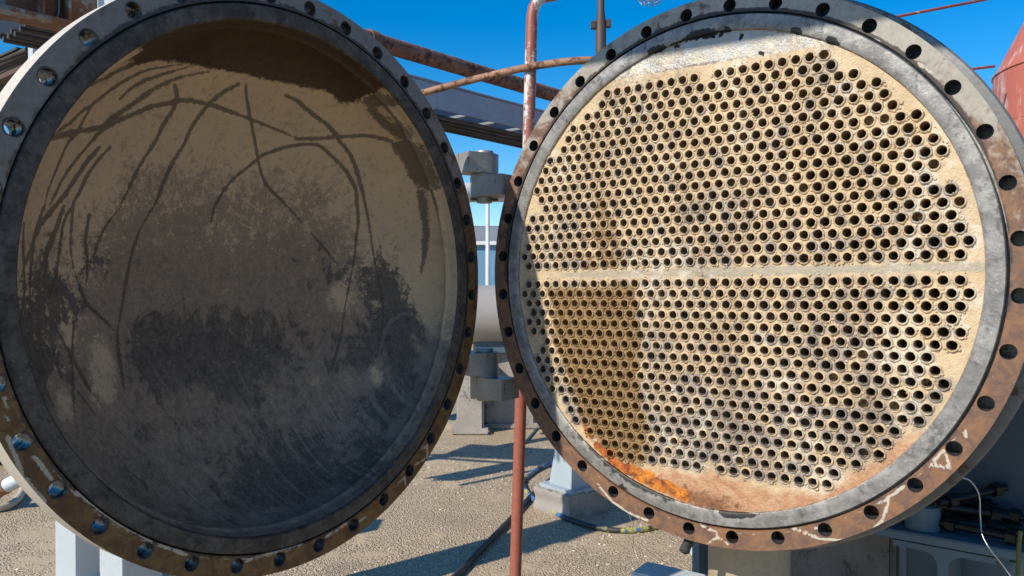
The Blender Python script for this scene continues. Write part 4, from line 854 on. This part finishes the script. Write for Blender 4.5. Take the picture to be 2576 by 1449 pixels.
# ------------------------------------------------------------------ right side: red tank and thin pipes
TD, TR = 6.4, .85
ax = at(2495, 300, TD); cxn = ax.x+TR*math.sqrt(1+(ax.x/TD)**2)
tank = empty('red_tank', (cxn, TD, 0), 0, 'faded red tank with cone top at the right edge', 'tank')
zs, zs2 = at(2495, 168, TD).z, at(2495, 300, TD).z
kt = NT('faded red oxide paint'); n1 = kt.noise(2.2, 7, .65); n2 = kt.noise(18, 6, .7, kt.scaled((1, 1, .15)))
M_TANK = kt.out(kt.mix(kt.ss(kt.m('ADD', n1, kt.m('MULTIPLY', kt.m('SUBTRACT', n2, .5), .8)), .48, .72), (.46, .13, .085), (.58, .42, .38)), .6, 0.0, kt.bump(n2, .2, .003))
MB().lathe([(TR, 0), (TR, zs2), (TR, zs)], 64).build('tank_shell', [M_TANK], tank)
MB().lathe([(TR, zs), (TR*.34, zs+1.15), (TR*.34, zs+1.5), (.001, zs+1.5)], 64).build('cone', [M_TANK], tank, edge=25)
MB().lathe([(TR*1.002, zs-.008), (TR*1.012, zs-.004), (TR*1.012, zs+.006), (TR*1.0, zs+.01)], 64).build('weld_band', [M_TANK], tank)
for z_ in (zs2, zs2-.5): MB().lathe([(TR*1.001, z_-.006), (TR*1.006, z_), (TR*1.001, z_+.006)], 64).build('weld_seam', [M_TANK], tank)
a_ = math.atan2(-TD, -cxn)+.30
MB().box((TR*math.cos(a_), TR*math.sin(a_), at(2545, 385, TD).z), (.03, .075, .075), a_, .003).build('lug', [M_TANK], tank)
gpipe('thin_red_pipe', [at(1790, 124, 4.75), at(2100, 69, 4.9), at(2236, 46, 5.0), at(2370, 20, 5.1), at(2520, -9, 5.2), at(2790, -66, 6.1)], .0095, M_RUSTR, 'thin red pipe rising to the upper right above the ring')
gpipe('stay_rod', [at(2150, 214, 6.1), at(2380, 183, 6.2), at(2435, 175, 6.2), at(2500, 167, 6.3)], .011, M_RUSTR, 'short red rod running to the red tank')
q = at(1775, -2, 4.6); e = empty('white_column', (q.x, q.y, 0), 0, 'white post tip just showing above the ring', 'post')
MB().box((0, 0, 2.2), (.05, .05, 4.4), 0, .004).build('shaft', [M_WHITE], e); MB().box((0, 0, .01), (.2, .2, .02), 0, .003).build('base_plate', [M_WHITE], e)
# overhead beam out of frame that shades the top of the ring
u0, v0, u1, v1 = -.62, .902, .75, .853
Q = [Vector((*world(C_V, A_V, u, 0), C_V.z+v*S))+TOSUN*2.1 for u, v in ((u0, v0), (u1, v1))]
dv = Q[1]-Q[0]; cm = (Q[0]+Q[1])/2
ob = empty('overhead_beam', (cm.x, cm.y, 0), math.atan2(dv.y, dv.x), 'pale steel beam overhead whose shade falls on the ring', 'beam')
Mt = Matrix.Rotation(-math.atan2(dv.z, dv.xy.length), 4, 'Y')
MB().box((1.1, 0, cm.z+.15-1.1*math.tan(math.atan2(-dv.z, dv.xy.length))), (dv.length+2.5, .05, .30), 0, .004, M=Mt).build('beam_body', [M_WHITE], ob)
hc_ = cm.z-(dv.length/2+2.2)*.03
MB().box((dv.length/2+2.2, 0, hc_/2), (.12, .12, hc_), 0, .005).build('beam_post', [M_WHITE], ob)
